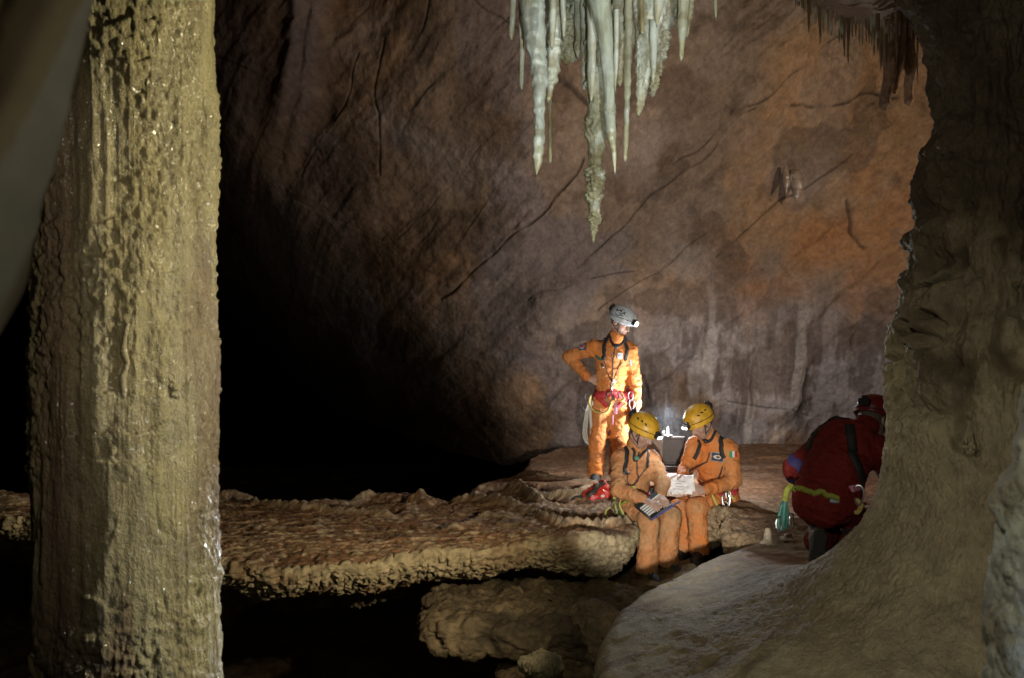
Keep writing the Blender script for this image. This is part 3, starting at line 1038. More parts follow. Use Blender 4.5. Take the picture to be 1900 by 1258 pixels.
def make_mound():
    nth, npf, nsd = 1000, 620, 60
    th = np.linspace(0, 2 * np.pi, nth, endpoint=False)
    # more columns on the side that faces the camera and the people
    th = th + .45 * np.sin(th - np.radians(15)) if False else th
    dx, dy = np.cos(th), np.sin(th)
    rm = np.full(nth, 9.0)
    for k in range(len(EDGE)):
        a, b = EDGE[k] - AX, EDGE[(k + 1) % len(EDGE)] - AX
        e = b - a
        den = dx * e[1] - dy * e[0]
        t = (a[0] * e[1] - a[1] * e[0]) / (den + 1e-12)
        uu = (a[0] * dy - a[1] * dx) / (den + 1e-12)
        ok = (t > 0) & (uu >= -1e-6) & (uu <= 1 + 1e-6)
        rm = np.where(ok & (t < rm), t, rm)
    for _ in range(6):
        rm = (np.roll(rm, 1) + rm * 2 + np.roll(rm, -1)) / 4
    fine = np.array([[r, z] for z, r in ZR])
    cv = catmull(np.concatenate([fine, np.zeros((len(fine), 1))], 1), 40)[:, :2]
    rr, zz = cv[:, 0], cv[:, 1]
    L = np.concatenate([[0], np.cumsum(np.hypot(np.diff(rr), np.diff(zz)))])
    V = np.zeros((nth, npf + nsd, 3))
    for i in range(nth):
        # flare: ends where this direction meets the edge
        k = np.searchsorted(rr[400:], rm[i] - .10) + 400 if False else None
        idx = np.argmax(np.where(zz < .6, rr, -1) > rm[i] - .08)
        Li = L[idx] if idx > 0 else L[-1]
        q = np.linspace(0, Li, npf)
        r, z = np.interp(q, L, rr), np.interp(q, L, zz)
        a = np.linspace(.07, np.pi / 2, 18)
        r0, z0 = r[-1], z[-1]
        rs = np.concatenate([r0 + .08 * np.sin(a), np.linspace(r0 + .085, r0 - .02, nsd - 18)])
        zs = np.concatenate([z0 - .10 * (1 - np.cos(a)), np.linspace(z0 - .108, -1.35, nsd - 18)])
        r, z = np.concatenate([r, rs]), np.concatenate([z, zs])
        V[i, :, 0], V[i, :, 1], V[i, :, 2] = AX[0] + r * dx[i], AX[1] + r * dy[i], z
    N = grid_norm(V, True)
    ctr = np.stack([V[..., 0] - AX[0], V[..., 1] - AX[1], 0 * V[..., 0] + .3], -1)
    N *= np.sign((N * ctr).sum(-1, keepdims=True))
    Z = V[..., 2]
    hi = ss(.95, 1.35, Z)                       # rough hanging masses of the pillar
    mid = ss(.75, 1.1, Z) * ss(2.1, 1.6, Z)
    A = V * np.array([1, 1, .45])
    flat = ss(.25, .0, Z)
    disp = .045 * fbm(V * 1.5, 3, 601) * (1 - flat * .5)
    disp += (.010 * fbm(V * np.array([6, 6, 3]), 4, 603) + .0045 * fbm(V * 26, 3, 605)) * (1 - .55 * flat)
    disp += .010 * lumps(V * 58 + .4 * fbm(V * 30, 2, 2)[..., None], 607) * (1 - .75 * flat)
    disp += .005 * lumps(V * 24, 606) * (1 - flat) + .007 * fbm(V * 14, 4, 608) * (1 - flat)
    disp += hi * (.05 * fbm(A * 4.5, 5, 671) + .045 * ridged(A * np.array([8, 8, 3.4]), 4, 673) - .05 + .055 * lumps(A * 9 + .5 * fbm(V * 6, 3, 6)[..., None], 615) + .026 * lumps(V * np.array([20, 20, 11]), 616))
    disp += mid * (-.10 * ss(.55, .95, 1 - np.abs(vn(A * np.array([6, 6, 2.4]) + .4 * fbm(V * 5, 2, 7)[..., None], 688)) * 1.6) + .10 * lumps(V * np.array([4.2, 4.2, 3.2]) + .25 * fbm(V * 4, 2, 3)[..., None], 627) - .02)
    # gnawed notches in the pillar's left outline
    stp = fbm(np.stack([Z * 4.2, 0 * Z, 0 * Z], -1), 3, 619)
    disp += hi * .03 * stp
    # low bedded ripples where the apron is nearly level
    rp = V @ np.array([.55, -.84, 0])
    al = V @ np.array([.84, .55, 0])
    disp += flat * (.007 * ridged(np.stack([al * 1.1, rp * 6 + .8 * fbm(V * 1.2, 3, 5), 0 * Z], -1), 3, 621) + .005 * fbm(np.stack([al * 4, rp * 14, 0 * Z], -1), 3, 623))
    V = V + N * disp[..., None]
    c = np.zeros(V.shape) + np.array([.34, .28, .185])
    c = mixc(c, [.25, .19, .12], ss(-.05, .55, fbm(V * 1.4, 4, 631)) * .8)
    c = mixc(c, [.42, .37, .25], ss(.1, .55, fbm(V * 1.9 + 7, 4, 633)) * .6)
    c = mixc(c, [.43, .37, .27], flat * ss(-.2, .5, fbm(np.stack([al * 1.5, rp * 6, 0 * Z], -1), 4, 635)) * .75)
    c = mixc(c, [.16, .11, .07], flat * ss(.15, .5, fbm(np.stack([al * 3, rp * 13, 0 * Z], -1), 4, 637)) * .7)
    r0 = np.hypot(V[..., 0] - 1.72, V[..., 1] - 5.15)
    c = mixc(c, [.32, .14, .06], np.exp(-(r0 / .33) ** 2) * flat * .75)
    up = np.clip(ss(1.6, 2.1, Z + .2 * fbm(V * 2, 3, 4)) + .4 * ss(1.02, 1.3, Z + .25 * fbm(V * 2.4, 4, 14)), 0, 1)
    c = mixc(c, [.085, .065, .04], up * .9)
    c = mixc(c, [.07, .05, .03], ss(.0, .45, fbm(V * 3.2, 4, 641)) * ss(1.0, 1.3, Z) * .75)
    c = mixc(c, [.46, .37, .22], mid * ss(.15, .5, fbm(A * 2.6 + 2, 3, 643)) * .6)
    c *= (1 + .12 * vn(V * 60, 645))[..., None]
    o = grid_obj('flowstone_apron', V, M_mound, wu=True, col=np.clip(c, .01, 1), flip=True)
    tag(o, 'broad tan flowstone apron sweeping up into the rough dark pillar at the right', 'flowstone')
    return o


make_mound()


# ------------------------------------------------------------------ big wet column in the left foreground
def make_column():
    c0 = P(237, 629, 2.55)
    nth, nz = 680, 860
    t, z = np.meshgrid(np.linspace(0, 2 * np.pi, nth, endpoint=False), np.linspace(-1.5, 3.4, nz), indexing='ij')
    r = .262 + .004 * np.sin(z * 2.6 + 1) + .005 * np.cos(z * 5.3)
    cx = c0[0] + .010 * np.sin(z * 1.7 + .5) - .012 * (z - 1.4) * 0
    V = np.stack([cx + r * np.cos(t), c0[1] + r * np.sin(t), z], -1)
    N = np.stack([np.cos(t), np.sin(t), 0 * t], -1)
    A = V * np.array([1, 1, .16])
    d = .012 * fbm(A * 7, 3, 701) + .006 * (ridged(A * np.array([15, 15, 13]), 3, 703) - .4)
    d += .009 * np.clip(fbm(V * np.array([11, 11, 2.6]) + .4 * fbm(V * 5, 2, 8)[..., None], 4, 705), -.2, 1)
    d += .005 * lumps(V * np.array([17, 17, 8]) + .5 * fbm(V * 9, 2, 4)[..., None], 707)
    zz = z + .05 * fbm(V * 6, 3, 709) + .02 * fbm(V * 14, 2, 710)
    d += .008 * ((zz * 8.5) % 1.0) ** 2 * ss(.0, .4, fbm(V * 3.5, 3, 713) + .25)         # little steps of the running film
    pm = ss(-.25, .35, fbm(V * np.array([5, 5, 2.5]), 3, 716))
    d += (.002 + .005 * pm) * fbm(V * 45, 3, 715) + (.001 + .006 * pm) * lumps(V * np.array([60, 60, 36]), 717)
    d += .012 * np.clip(ridged(np.stack([t * 9, 0 * t, z * .7], -1), 3, 718) - .45, 0, 1) * ss(-.1, .3, fbm(V * np.array([4, 4, 1.5]), 3, 720))
    # a deep vertical seam and a proud right-hand rib, as the water made them
    sm = np.exp(-((t - (1.5 * np.pi - .12) + .05 * fbm(np.stack([z * 3, 0 * z, 0 * z], -1), 3, 719)) / .06) ** 2)
    d -= .007 * sm
    d += .006 * np.exp(-((t - (1.5 * np.pi + .12) + .06 * fbm(np.stack([z * 2.4, 0 * z, 0 * z], -1), 3, 721)) / .07) ** 2) * ss(-.3, .3, fbm(np.stack([z * 5, 0 * z, 0 * z], -1), 2, 725))
    V = V + N * d[..., None]
    c = np.zeros(V.shape) + np.array([.355, .30, .15])
    c = mixc(c, [.42, .37, .22], ss(0, .5, fbm(A * 9, 4, 731)) * .7)
    c = mixc(c, [.21, .14, .085], ss(.1, .6, fbm(A * 6 + 3, 4, 733)) * .8)
    c = mixc(c, [.20, .13, .085], np.exp(-((t - (1.5 * np.pi - .35)) / .36) ** 2) * .75)  # shaded middle of the shaft painted in as a dark band
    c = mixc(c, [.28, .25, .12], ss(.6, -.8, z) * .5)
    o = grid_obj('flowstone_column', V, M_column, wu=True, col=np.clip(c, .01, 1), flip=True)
    tag(o, 'massive wet tan flowstone column in the left foreground', 'column')
    # drip ridges that stand proud of the shaft
    for k, (px, ys, wd) in enumerate([((370, 362), (745, 700), 9), ((305, 300), (600, 800), 8), ((283, 290), (790, 900), 9), ((268, 262), (760, 830), 6)]):
        pts, rad = [], []
        m = 9
        for i in range(m):
            s = i / (m - 1)
            px_ = px[0] + (px[1] - px[0]) * s + 3 * math.sin(i * 2.3 + k)
            y_ = ys[0] + (ys[1] - ys[0]) * s
            ang = math.asin(max(-1, min(1, (px_ - 238) / 160)))
            pts.append([c0[0] + .268 * math.sin(ang), c0[1] - .268 * math.cos(ang), P(px_, y_, 2.3)[2]])
            rad.append((wd * (.55 + .45 * math.sin(i * 1.9 + k) ** 2)) * math.sin(math.pi * (s * .8 + .15)) / 640)
        Vt = tube_grid(pts, rad, 20, False, 8)
        Vt = Vt + grid_norm(Vt, False, True) * (.003 * fbm(Vt * 40, 3, 741))[..., None]
        cc = np.zeros(Vt.shape) + np.array([.39, .33, .19])
        grid_obj('drip_ridge', Vt, M_column, o, False, True, cc)


make_column()


# ------------------------------------------------------------------ near, out of focus formations at the frame's edges
def make_drapery():
    DD = .88
    zs = np.linspace(1.30, 2.5, 300)
    edge = np.interp(zs, [P(0, y, DD)[2] for y in (860, 760, 660, 520, 360, 200, 90, 0, -600)], [P(x, 0, DD)[0] for x in (-230, -120, -35, 25, 68, 104, 130, 158, 255)])
    e2 = catmull(np.stack([edge[::20], zs[::20], 0 * zs[::20]], 1), 20)
    edge = np.interp(zs, e2[:, 1], e2[:, 0])
    n = 160
    ph = np.linspace(0, 2 * np.pi, n, endpoint=False)
    wdt = .6
    V = np.zeros((len(zs), n, 3))
    for i, z in enumerate(zs):
        u = (1 - np.cos(ph)) / 2
        V[i, :, 0] = edge[i] - wdt * u
        V[i, :, 1] = DD + .03 * np.sin(ph) * (1 + .4 * np.sin(u * 9)) + .035 * (np.sin(u * 15 + z * 2.5) - np.sin(z * 2.5)) + .02 * np.sin(u * 25 + z)
        V[i, :, 2] = z - .5 * u * 0
    V += (.006 * fbm(V * 12, 3, 801))[..., None]
    c = np.zeros(V.shape) + np.array([.34, .28, .17])
    st = V[..., 0] * 2.6 - V[..., 2] * 1.0
    c = mixc(c, [.12, .085, .05], ss(-.1, .4, fbm(np.stack([st * 4, V[..., 2] * .4, 0 * st], -1), 3, 803)))
    c = mixc(c, [.40, .37, .30], ss(.1, .5, fbm(np.stack([st * 7 + 4, V[..., 2] * .4, 0 * st], -1), 3, 805)))
    o = grid_obj('drapery', V, M_drape, wv=True, col=c)
    tag(o, 'smooth grey green drapery hanging close to the camera in front of the column top', 'drapery')


make_drapery()


def make_near_stalagmite():
    zs = np.linspace(-.15, 1.52, 340)
    cx = np.interp(zs, [-.15, .6, 1.0, 1.52], [1.09, 1.10, 1.11, 1.12])
    r = np.interp(zs, [-.15, .3, .8, 1.2, 1.42, 1.50, 1.52], [.235, .195, .165, .135, .10, .05, .004])
    t = np.linspace(0, 2 * np.pi, 220, endpoint=False)
    V = np.stack([cx[:, None] + r[:, None] * np.cos(t), 1.5 + r[:, None] * np.sin(t), zs[:, None] + 0 * t], -1)
    N = np.stack([np.cos(t), np.sin(t), 0 * t], -1)[None]
    V = V + N * (.018 * lumps(V * np.array([13, 13, 10]), 811) + .02 * fbm(V * 9, 3, 813) + .01 * lumps(V * 34, 815))[..., None]
    c = np.zeros(V.shape) + np.array([.14, .14, .115])
    c = mixc(c, [.08, .07, .05], ss(0, .5, fbm(V * 7, 3, 817)))
    o = grid_obj('stalagmite', V, M_mound, wv=True, col=c)
    tag(o, 'knobbly blurred stalagmite close to the camera at the right edge', 'stalagmite')


make_near_stalagmite()


# small candle stalagmite on the apron beside the kneeling caver
def stub(px, py, D, hgt, r, label):
    b = P(px, py, D)
    zs = np.linspace(0, 1, 40)
    rr = r * np.interp(zs, [0, .08, .25, .7, .92, 1], [1.9, 1.35, 1.0, .8, .55, .03])
    t = np.linspace(0, 2 * np.pi, 40, endpoint=False)
    V = np.stack([b[0] + rr[:, None] * np.cos(t), b[1] + rr[:, None] * np.sin(t), b[2] - .02 + hgt * zs[:, None] + 0 * t], -1)
    V += (.006 * fbm(V * 30, 3, 821))[..., None]
    o = grid_obj('stalagmite', V, M_stal, wv=True, col=np.zeros(V.shape) + np.array([.5, .42, .32]))
    tag(o, label, 'stalagmite')


stub(1425, 1001, 5.42, .105, .030, 'short white candle stalagmite on the apron left of the kneeling caver')
stub(1462, 992, 5.55, .03, .032, 'low pale stalagmite stump behind the white candle stalagmite')


# ------------------------------------------------------------------ stalactites
def stalactite(pts, D, label, crust=0.0, rings=0.0, base=(.72, .75, .68), tipc=(.46, .40, .22), drop=True, group='stalactites hanging in the middle of the cave', cat='stalactite', name='stalactite', mat=None, seed=0, dens=1.0):
    k = D / FPX
    C = np.array([P(x, y, D) for x, y, hw in pts])
    R = np.array([hw * k * .93 for x, y, hw in pts])
    L = np.linalg.norm(C[-1] - C[0])
    nv = int(max(14, min(90, R.max() * 2 * math.pi / .0035 * dens)))
    per = int(max(4, L / .0045 / len(pts) * dens))
    V = tube_grid(C, R, nv, False, per)
    N = grid_norm(V, False, True)
    rad = np.linalg.norm(V - V.mean(1, keepdims=True), axis=-1)
    N *= np.sign((N * (V - V.mean(1, keepdims=True))).sum(-1, keepdims=True))
    amt = np.clip(rad / .018, .1, 1.2)
    d = .0030 * fbm(V * np.array([22, 22, 14]), 3, 900 + seed) + .0018 * fbm(V * np.array([60, 60, 6]), 2, 903 + seed)
    d = d + .0032 * lumps(V * 48, 905 + seed) * ss(.15, .5, fbm(V * 9, 3, 907 + seed))      # scattered knobs
    if crust:
        d = d + crust * (.017 * lumps(V * 58, 911 + seed) + .010 * lumps(V * 110, 913 + seed) - .008) * ss(-.5, .2, fbm(V * 14, 2, 915 + seed))
    if rings:
        zz = V[..., 2] * 46 + 1.6 * fbm(V * 16, 2, 917 + seed)
        d = d + rings * .004 * np.sin(zz * 2)
    V = V + N * (d * amt)[..., None]
    base = np.asarray(base) * (.86 + .28 * ((seed * 37) % 11) / 10) * np.array([1, 1 - .04 * (seed % 3), 1 - .09 * (seed % 3)])
    top, bot = C[0][2], C[-1][2]
    s = np.clip((top - V[..., 2]) / (top - bot + 1e-6), 0, 1)
    c = np.zeros(V.shape) + np.asarray(base)
    c = mixc(c, tipc, ss(.72, 1.0, s) * .8)
    c = mixc(c, np.asarray(base) * [.62, .55, .42], ss(.0, .45, fbm(V * np.array([25, 25, 9]), 4, 921 + seed)) * (.5 + .3 * (crust > 0)))
    c = mixc(c, np.asarray(base) * [.55, .45, .30], ss(.25, .5, fbm(V * np.array([4, 4, 16]), 3, 923 + seed)) * .55)
    c = mixc(c, [.70, .72, .66], ss(.2, .55, fbm(V * 13, 3, 925 + seed)) * .5)
    if cat == 'stalactite' and drop:
        yb = C[-1]
        o = link(name, mesh_np(name, V, grid_faces(V.shape[0], nv, False, True, True), c), mat or (M_crust if crust else M_stal))
        dr = MB()
        r = .0045
        dr.ball(yb + np.array([0, 0, -.002]), (r, r, r * 1.35), n=8)
        dr.build('water_drop', M_drop, o)
    else:
        o = link(name, mesh_np(name, V, grid_faces(V.shape[0], nv, False, True, True), c), mat or (M_crust if crust else M_stal))
    tag(o, label, cat, group)
    return o


T = -90
stalactite([(952, T, 8), (952, 0, 7), (950, 45, 5.5), (949, 66, 4), (949, 75, 1)], 3.55, 'short straight stalactite at the far left of the hanging cluster', seed=1)
stalactite([(967, T, 7), (968, 20, 6), (969, 100, 5), (968, 150, 4.5), (968, 162, 3.5), (968, 168, 1)], 3.6, 'slim straight white stalactite left of the thick bulged one', seed=2)
stalactite([(985, T, 34), (988, 0, 24), (992, 60, 22), (999, 118, 15), (1000, 140, 16), (1001, 162, 14), (1000, 180, 11), (1000, 230, 10), (999, 268, 9.5), (997, 287, 10), (997, 302, 8), (996, 316, 4), (996, 325, 1)], 3.45,
           'thick white stalactite with a bulged waist and a hooked knob near its tip', rings=.6, seed=3)
stalactite([(1032, T, 22), (1030, 0, 18), (1030, 50, 17), (1027, 95, 15), (1024, 140, 13), (1021, 165, 9), (1018, 182, 5), (1017, 190, 1)], 3.5, 'white ribbed stalactite touching the bulged one on its right', rings=1.0, seed=4)
stalactite([(1020, 60, 4), (1020, 180, 4), (1021, 250, 4), (1021, 296, 3.5), (1020, 302, 1)], 3.62, 'thin brownish soda straw hanging below the ribbed stalactite', base=(.33, .30, .2), seed=5)
stalactite([(1009, 100, 2.5), (1009, 190, 2.2), (1008, 280, 1.8), (1008, 284, .6)], 3.58, 'hair thin straw right beside the bulged stalactite', base=(.4, .4, .32), seed=6, drop=False)
stalactite([(1026, T, 8), (1026, 0, 6), (1025, 50, 5.5), (1024, 80, 4.5), (1024, 90, 1)], 3.3, 'short smooth stalactite in front of the ribbed one', seed=7)
stalactite([(1062, T, 26), (1062, 0, 20), (1060, 50, 17), (1056, 85, 13), (1052, 108, 8), (1050, 120, 2)], 3.7, 'short crusty stub behind, right of the ribbed stalactite', crust=1.3, base=(.40, .40, .31), seed=8)
stalactite([(1084, T, 12), (1085, 20, 9), (1085, 100, 8), (1085, 140, 6), (1084, 160, 3), (1084, 168, 1)], 3.55, 'grooved slim stalactite just left of the long crusty one', rings=.5, seed=9, base=(.44, .45, .36))
stalactite([(1097, T, 14), (1098, 0, 10), (1099, 60, 8.5), (1098, 120, 8), (1097, 160, 6.5), (1097, 178, 4), (1097, 189, 1)], 3.4, 'smooth pointed stalactite in front of the long crusty one', seed=10)
stalactite([(1110, T, 26), (1108, 20, 18), (1106, 100, 16), (1105, 180, 15.5), (1105, 260, 14.5), (1104, 320, 13), (1103, 370, 11), (1103, 400, 9.5), (1102, 418, 6.5), (1101, 435, 4.5), (1101, 446, 2.2), (1101, 451, .8)], 3.5,
           'longest stalactite of the cluster, crusted with knobs and yellow tipped', crust=1.0, rings=.5, base=(.42, .42, .31), seed=11)
stalactite([(1108, T, 36), (1113, 0, 23), (1122, 60, 16.5), (1128, 130, 12), (1131, 190, 10), (1132, 212, 10), (1132, 214, 8.6), (1132, 218, 10), (1134, 250, 8.5), (1138, 280, 6), (1140, 305, 3), (1141, 322, .9)], 3.25,
           'broad smooth glossy stalactite with a dark ring, in front of the longest one', seed=12, base=(.53, .55, .45))
stalactite([(1144, 20, 6), (1144, 100, 5), (1142, 150, 3), (1142, 171, .8)], 3.45, 'short thin spike right of the broad smooth stalactite', seed=13)
stalactite([(1152, T, 14), (1151, 40, 12), (1151, 100, 9), (1150, 140, 5.5), (1150, 152, 4.5), (1150, 160, 1)], 3.5, 'short crusty stalactite ending level with the thin spike', crust=.8, seed=14)
stalactite([(1166, T, 8), (1166, 40, 7), (1165, 110, 7), (1164, 170, 6.5), (1163, 220, 5.5), (1161, 270, 5), (1160, 292, 4.3), (1160, 301, 1)], 3.4, 'long slender stalactite second from the right of the long group', rings=.4, base=(.46, .44, .32), seed=15)
stalactite([(1215, T, 44), (1206, 0, 34), (1203, 50, 26), (1199, 95, 20), (1194, 135, 14), (1190, 165, 11), (1187, 192, 7.5), (1185, 208, 4), (1185, 216, 1)], 3.5, 'stout funnel shaped stalactite at the right of the cluster', crust=.35, rings=.3, seed=16)
stalactite([(1243, T, 22), (1240, 0, 18), (1233, 45, 15), (1224, 80, 12), (1217, 120, 8), (1212, 150, 6), (1211, 170, 4), (1211, 180, 1)], 3.6, 'crusty slanting stalactite behind the funnel shaped one', crust=1.4, base=(.46, .45, .36), seed=17)
stalactite([(1213, 40, 8), (1213, 110, 6), (1212, 140, 4), (1212, 158, 1)], 3.4, 'small smooth side spike on the funnel shaped stalactite', seed=18)
stalactite([(1270, T, 14), (1269, 0, 11), (1267, 50, 9), (1265, 90, 6), (1264, 106, 4), (1264, 114, 1)], 3.5, 'smooth tapering stalactite at the right end of the cluster', base=(.46, .46, .36), seed=19)
stalactite([(1282, T, 9), (1281, 0, 7), (1277, 40, 5.5), (1274, 62, 3.5), (1274, 70, 1)], 3.6, 'small crusty stalactite beyond the right end one', crust=.6, base=(.42, .40, .3), seed=20)
stalactite([(1327, T, 6), (1327, 0, 4), (1328, 24, 3), (1328, 35, .8)], 3.7, 'lone tiny stalactite hanging right of the cluster', base=(.42, .38, .26), seed=21)
stalactite([(1189, T, 8), (1190, 0, 6.5), (1191, 40, 4.5), (1191, 58, 3), (1191, 64, .8)], 3.35, 'short brown spike in front of the funnel shaped stalactite top', base=(.36, .32, .2), seed=22)
stalactite([(1224, T, 12), (1222, 0, 9), (1220, 28, 6.5), (1219, 42, 3), (1219, 48, .8)], 3.35, 'short smooth fang high on the right of the cluster', seed=23)
stalactite([(1046, T, 10), (1045, 0, 7), (1046, 40, 5), (1046, 62, 3), (1046, 70, .8)], 3.4, 'short fang between the ribbed stalactite and the crusty stub', seed=24)
stalactite([(1074, T, 12), (1073, 0, 9), (1073, 60, 7), (1072, 90, 5), (1072, 108, .8)], 3.6, 'stubby stalactite between crusty stub and grooved slim one', crust=.5, base=(.42, .42, .33), seed=25)
stalactite([(1172, 20, 9), (1171, 60, 7), (1170, 95, 4), (1170, 112, .8)], 3.55, 'stubby crusty spike behind the long slender stalactite', crust=.8, base=(.42, .42, .33), seed=26)


def make_root():
    S = Solid(P(930, 150, 3.1) - [0, 0, .1], P(1310, -190, 4.1) + [0, 0, .05], .0075)
    for (x, y, x2, y2, r, D) in ((960, -120, 1290, -120, 55, 3.6), (1040, -70, 1068, 30, 34, 3.72), (1075, -60, 1085, 40, 28, 3.66), (1140, -80, 1150, 55, 30, 3.66), (1165, -60, 1170, 50, 24, 3.62), (1190, -60, 1200, 40, 34, 3.66),
                                 (1230, -80, 1240, 15, 34, 3.66), (985, -80, 1000, -10, 40, 3.7), (1250, -40, 1262, 5, 18, 3.6), (1215, 0, 1228, 60, 20, 3.68)):
        S.cap(P(x, y, D), P(x2, y2, D), r * D / FPX, r * .62 * D / FPX, .03)
    V, Q = S.mesh()
    g = S.grad(V)
    V = V + g * (.020 * lumps(V * 34, 951) + .012 * lumps(V * 70, 953) + .012 * fbm(V * 16, 3, 955))[:, None]
    c = np.zeros(V.shape) + np.array([.46, .47, .39])
    c = mixc(c, [.13, .10, .06], ss(0, .4, fbm(V * 9, 4, 957)) * .85)
    o = link('calcite_crust', mesh_np('calcite_crust', V, Q, c), M_crust)
    tag(o, 'knobbly whitish calcite crust from which the stalactite cluster hangs', 'calcite crust')


make_root()

# fringe of small stalactites under the ceiling bulge at the upper right
random.seed(21)
fr = [(1478, 8), (1500, 30), (1530, 48), (1562, 70), (1600, 74), (1640, 70), (1675, 66), (1710, 52), (1745, 34), (1785, 20), (1830, 18), (1900, 30)]
xs = [f[0] for f in fr]
x = 1476
k = 0
while x < 1905:
    y = float(np.interp(x, xs, [f[1] for f in fr])) + random.uniform(-14, 6)
    D = 5.95 + .35 * random.random()
    ln = random.choice([6, 8, 10, 14, 20, 28, 45, 60]) * (.6 + .7 * random.random())
    if x > 1640: ln *= 1.35
    hw = 1.0 + 1.3 * random.random() + (1.0 if ln > 30 else 0)
    c = random.choice([(.28, .20, .12), (.20, .14, .08), (.36, .28, .18)])
    stalactite([(x, y - 34, hw * 1.7), (x, y, hw * 1.2), (x + random.uniform(-1, 1), y + ln * .6, hw * .8), (x, y + ln, .6)], D,
               'thin brown stalactite in the fringe below the ceiling bulge at upper right', base=c, tipc=c, drop=False,
               group='stalactite fringe under the ceiling bulge', seed=40 + k, dens=.45)
    k += 1
    x += random.uniform(3.5, 8.5)


def curtain(x, y0, y1, hw, label, seed):
    D = 6.3
    zs = np.linspace(0, 1, 110)
    ph = np.linspace(0, 2 * np.pi, 40, endpoint=False)
    V = np.zeros((110, 40, 3))
    for i, s in enumerate(zs):
        a = P(x + 4 * math.sin(s * 3 + seed), y0 + (y1 - y0) * s, D)
        hwk = hw * D / FPX * (1.15 - .5 * s) * (1 if s < .93 else max(.05, (1 - s) / .07))
        V[i] = a + np.stack([hwk * np.cos(ph), 3.0 * hwk * np.sin(ph) + .03 * np.sin(s * 9), 0 * ph], 1)
    V += (.02 * fbm(V * np.array([8, 8, 3]), 3, 960 + seed))[..., None]
    o = grid_obj('curtain_formation', V, M_shelf, wv=True, col=np.zeros(V.shape) + np.array([.24, .145, .085]))
    tag(o, label, 'drapery', 'brown curtains below the ceiling fringe')


curtain(1648, 55, 205, 9, 'brown curtain formation farthest left below the ceiling fringe', 1)
curtain(1668, 50, 175, 6, 'narrow middle brown curtain formation below the ceiling fringe', 2)
curtain(1690, 50, 200, 7, 'brown curtain formation touching the dark pillar', 3)
wq = [((1458, 1460, 1459), (318, 338, 352), 7, 'smaller pale lump of flowstone hanging on the brown wall'),
      ((1476, 1480, 1479), (322, 345, 366), 13, 'larger pale lump of flowstone hanging on the brown wall')]
for i, (xx, yy, hw, lab) in enumerate(wq):
    stalactite([(xx[0], yy[0] - 6, hw * .5), (xx[0], yy[0], hw * .8), (xx[1], yy[1], hw), (xx[2], yy[2], hw * .5), (xx[2], yy[2] + 10, 1)], 9.75, lab, base=(.27, .20, .16), tipc=(.24, .17, .13), drop=False,
               group='pale lumps on the wall', name='wall_stalactite', seed=80 + i)


# ------------------------------------------------------------------ the four cavers
M_skin, _nt, _b = mat_new('skin')
_at = _nt.nodes.new('ShaderNodeAttribute'); _at.attribute_name = 'col'
_nt.links.new(_at.outputs['Color'], _b.inputs['Base Color'])
_b.inputs['Roughness'].default_value = .55
_b.inputs['Subsurface Weight'].default_value = .12
_b.inputs['Subsurface Radius'].default_value = (.012, .005, .003)
_b.inputs['Subsurface Scale'].default_value = 1.0


def cloth(name):
    return rock(name, .78, ((12, .8, .045), (42, .6, .013), (420, .35, .0012)), .16, 14, .25)


M_suit = cloth('orange_coverall_cloth')
M_black = plain('black_webbing', (.018, .018, .02), .7, 0, .3, 60, .001)
M_redweb = plain('red_webbing', (.42, .03, .04), .65, 0, .25, 60, .001)
M_green = plain('yellow_green_sling', (.27, .29, .045), .7, 0, .25, 60, .001)
M_yrope = plain('yellow_rope', (.55, .42, .14), .75, 0, .3, 120, .001)
M_teal = plain('teal_sling', (.04, .17, .135), .6, 0, .25, 60, .001)
M_cord = plain('grey_cord', (.45, .47, .42), .7, 0, .3, 120, .001)
M_dark = plain('dark_cord', (.04, .035, .03), .7, 0, .3, 120)
M_steel = plain('steel', (.62, .64, .68), .28, 1.0, .1, 40)
M_yshell = plain('yellow_helmet_shell', (.58, .33, .03), .46, 0, .28, 22, 0, .4, .08)
M_wshell = plain('white_helmet_shell', (.45, .50, .55), .38, 0, .12, 9, 0, .5, .2)
M_rshell = plain('dark_red_helmet_shell', (.16, .015, .015), .4, 0, .2, 9)
M_plast = plain('black_plastic', (.02, .021, .024), .45, 0, .3, 30)
M_boot = rock('boot_leather', .6, ((70, .4, .004),), .3, 25, .4)
M_sole = plain('boot_sole', (.025, .024, .022), .8, 0, .3, 60, .002)
M_eye = plain('eye', (.55, .52, .48), .2, 0, .1, 5)
M_hair = plain('grey_brown_hair', (.10, .075, .055), .8, 0, .45, 160, .003)
M_lens = plain('lit_headlamp_lens', (1, 1, 1), .2, 0, 0, 5, emit=((1, .97, .90), 2.2))
M_star = plain('bright_headlamp_lens', (1, 1, 1), .2, 0, 0, 5, emit=((1, .95, .80), 6))
M_glow = plain('work_lamp_lens', (1, 1, 1), .2, 0, 0, 5, emit=((.88, .95, 1.0), 1.8))
M_white = plain('white_print', (.62, .62, .60), .7, 0, .1, 60)
M_pgreen = plain('green_print', (.03, .26, .08), .7, 0, .1, 60)
M_pred = plain('red_print', (.45, .03, .03), .7, 0, .1, 60)
M_navy = plain('navy_print', (.03, .045, .10), .7, 0, .2, 60)
M_pblue = plain('pale_blue_print', (.22, .30, .40), .7, 0, .2, 60)
M_cream = plain('cream_print', (.60, .52, .36), .7, 0, .15, 60)
M_purple = plain('purple_cloth', (.05, .04, .17), .7, 0, .2, 60, .002)
M_pink = plain('pink_tape', (.6, .25, .38), .6, 0, .2, 60)
M_paper = plain('paper', (.80, .78, .80), .6, 0, .05, 40)


def rotv(v, k, a):
    v, k = np.asarray(v, float), nrm(k)
    return v * math.cos(a) + np.cross(k, v) * math.sin(a) + k * (k @ v) * (1 - math.cos(a))


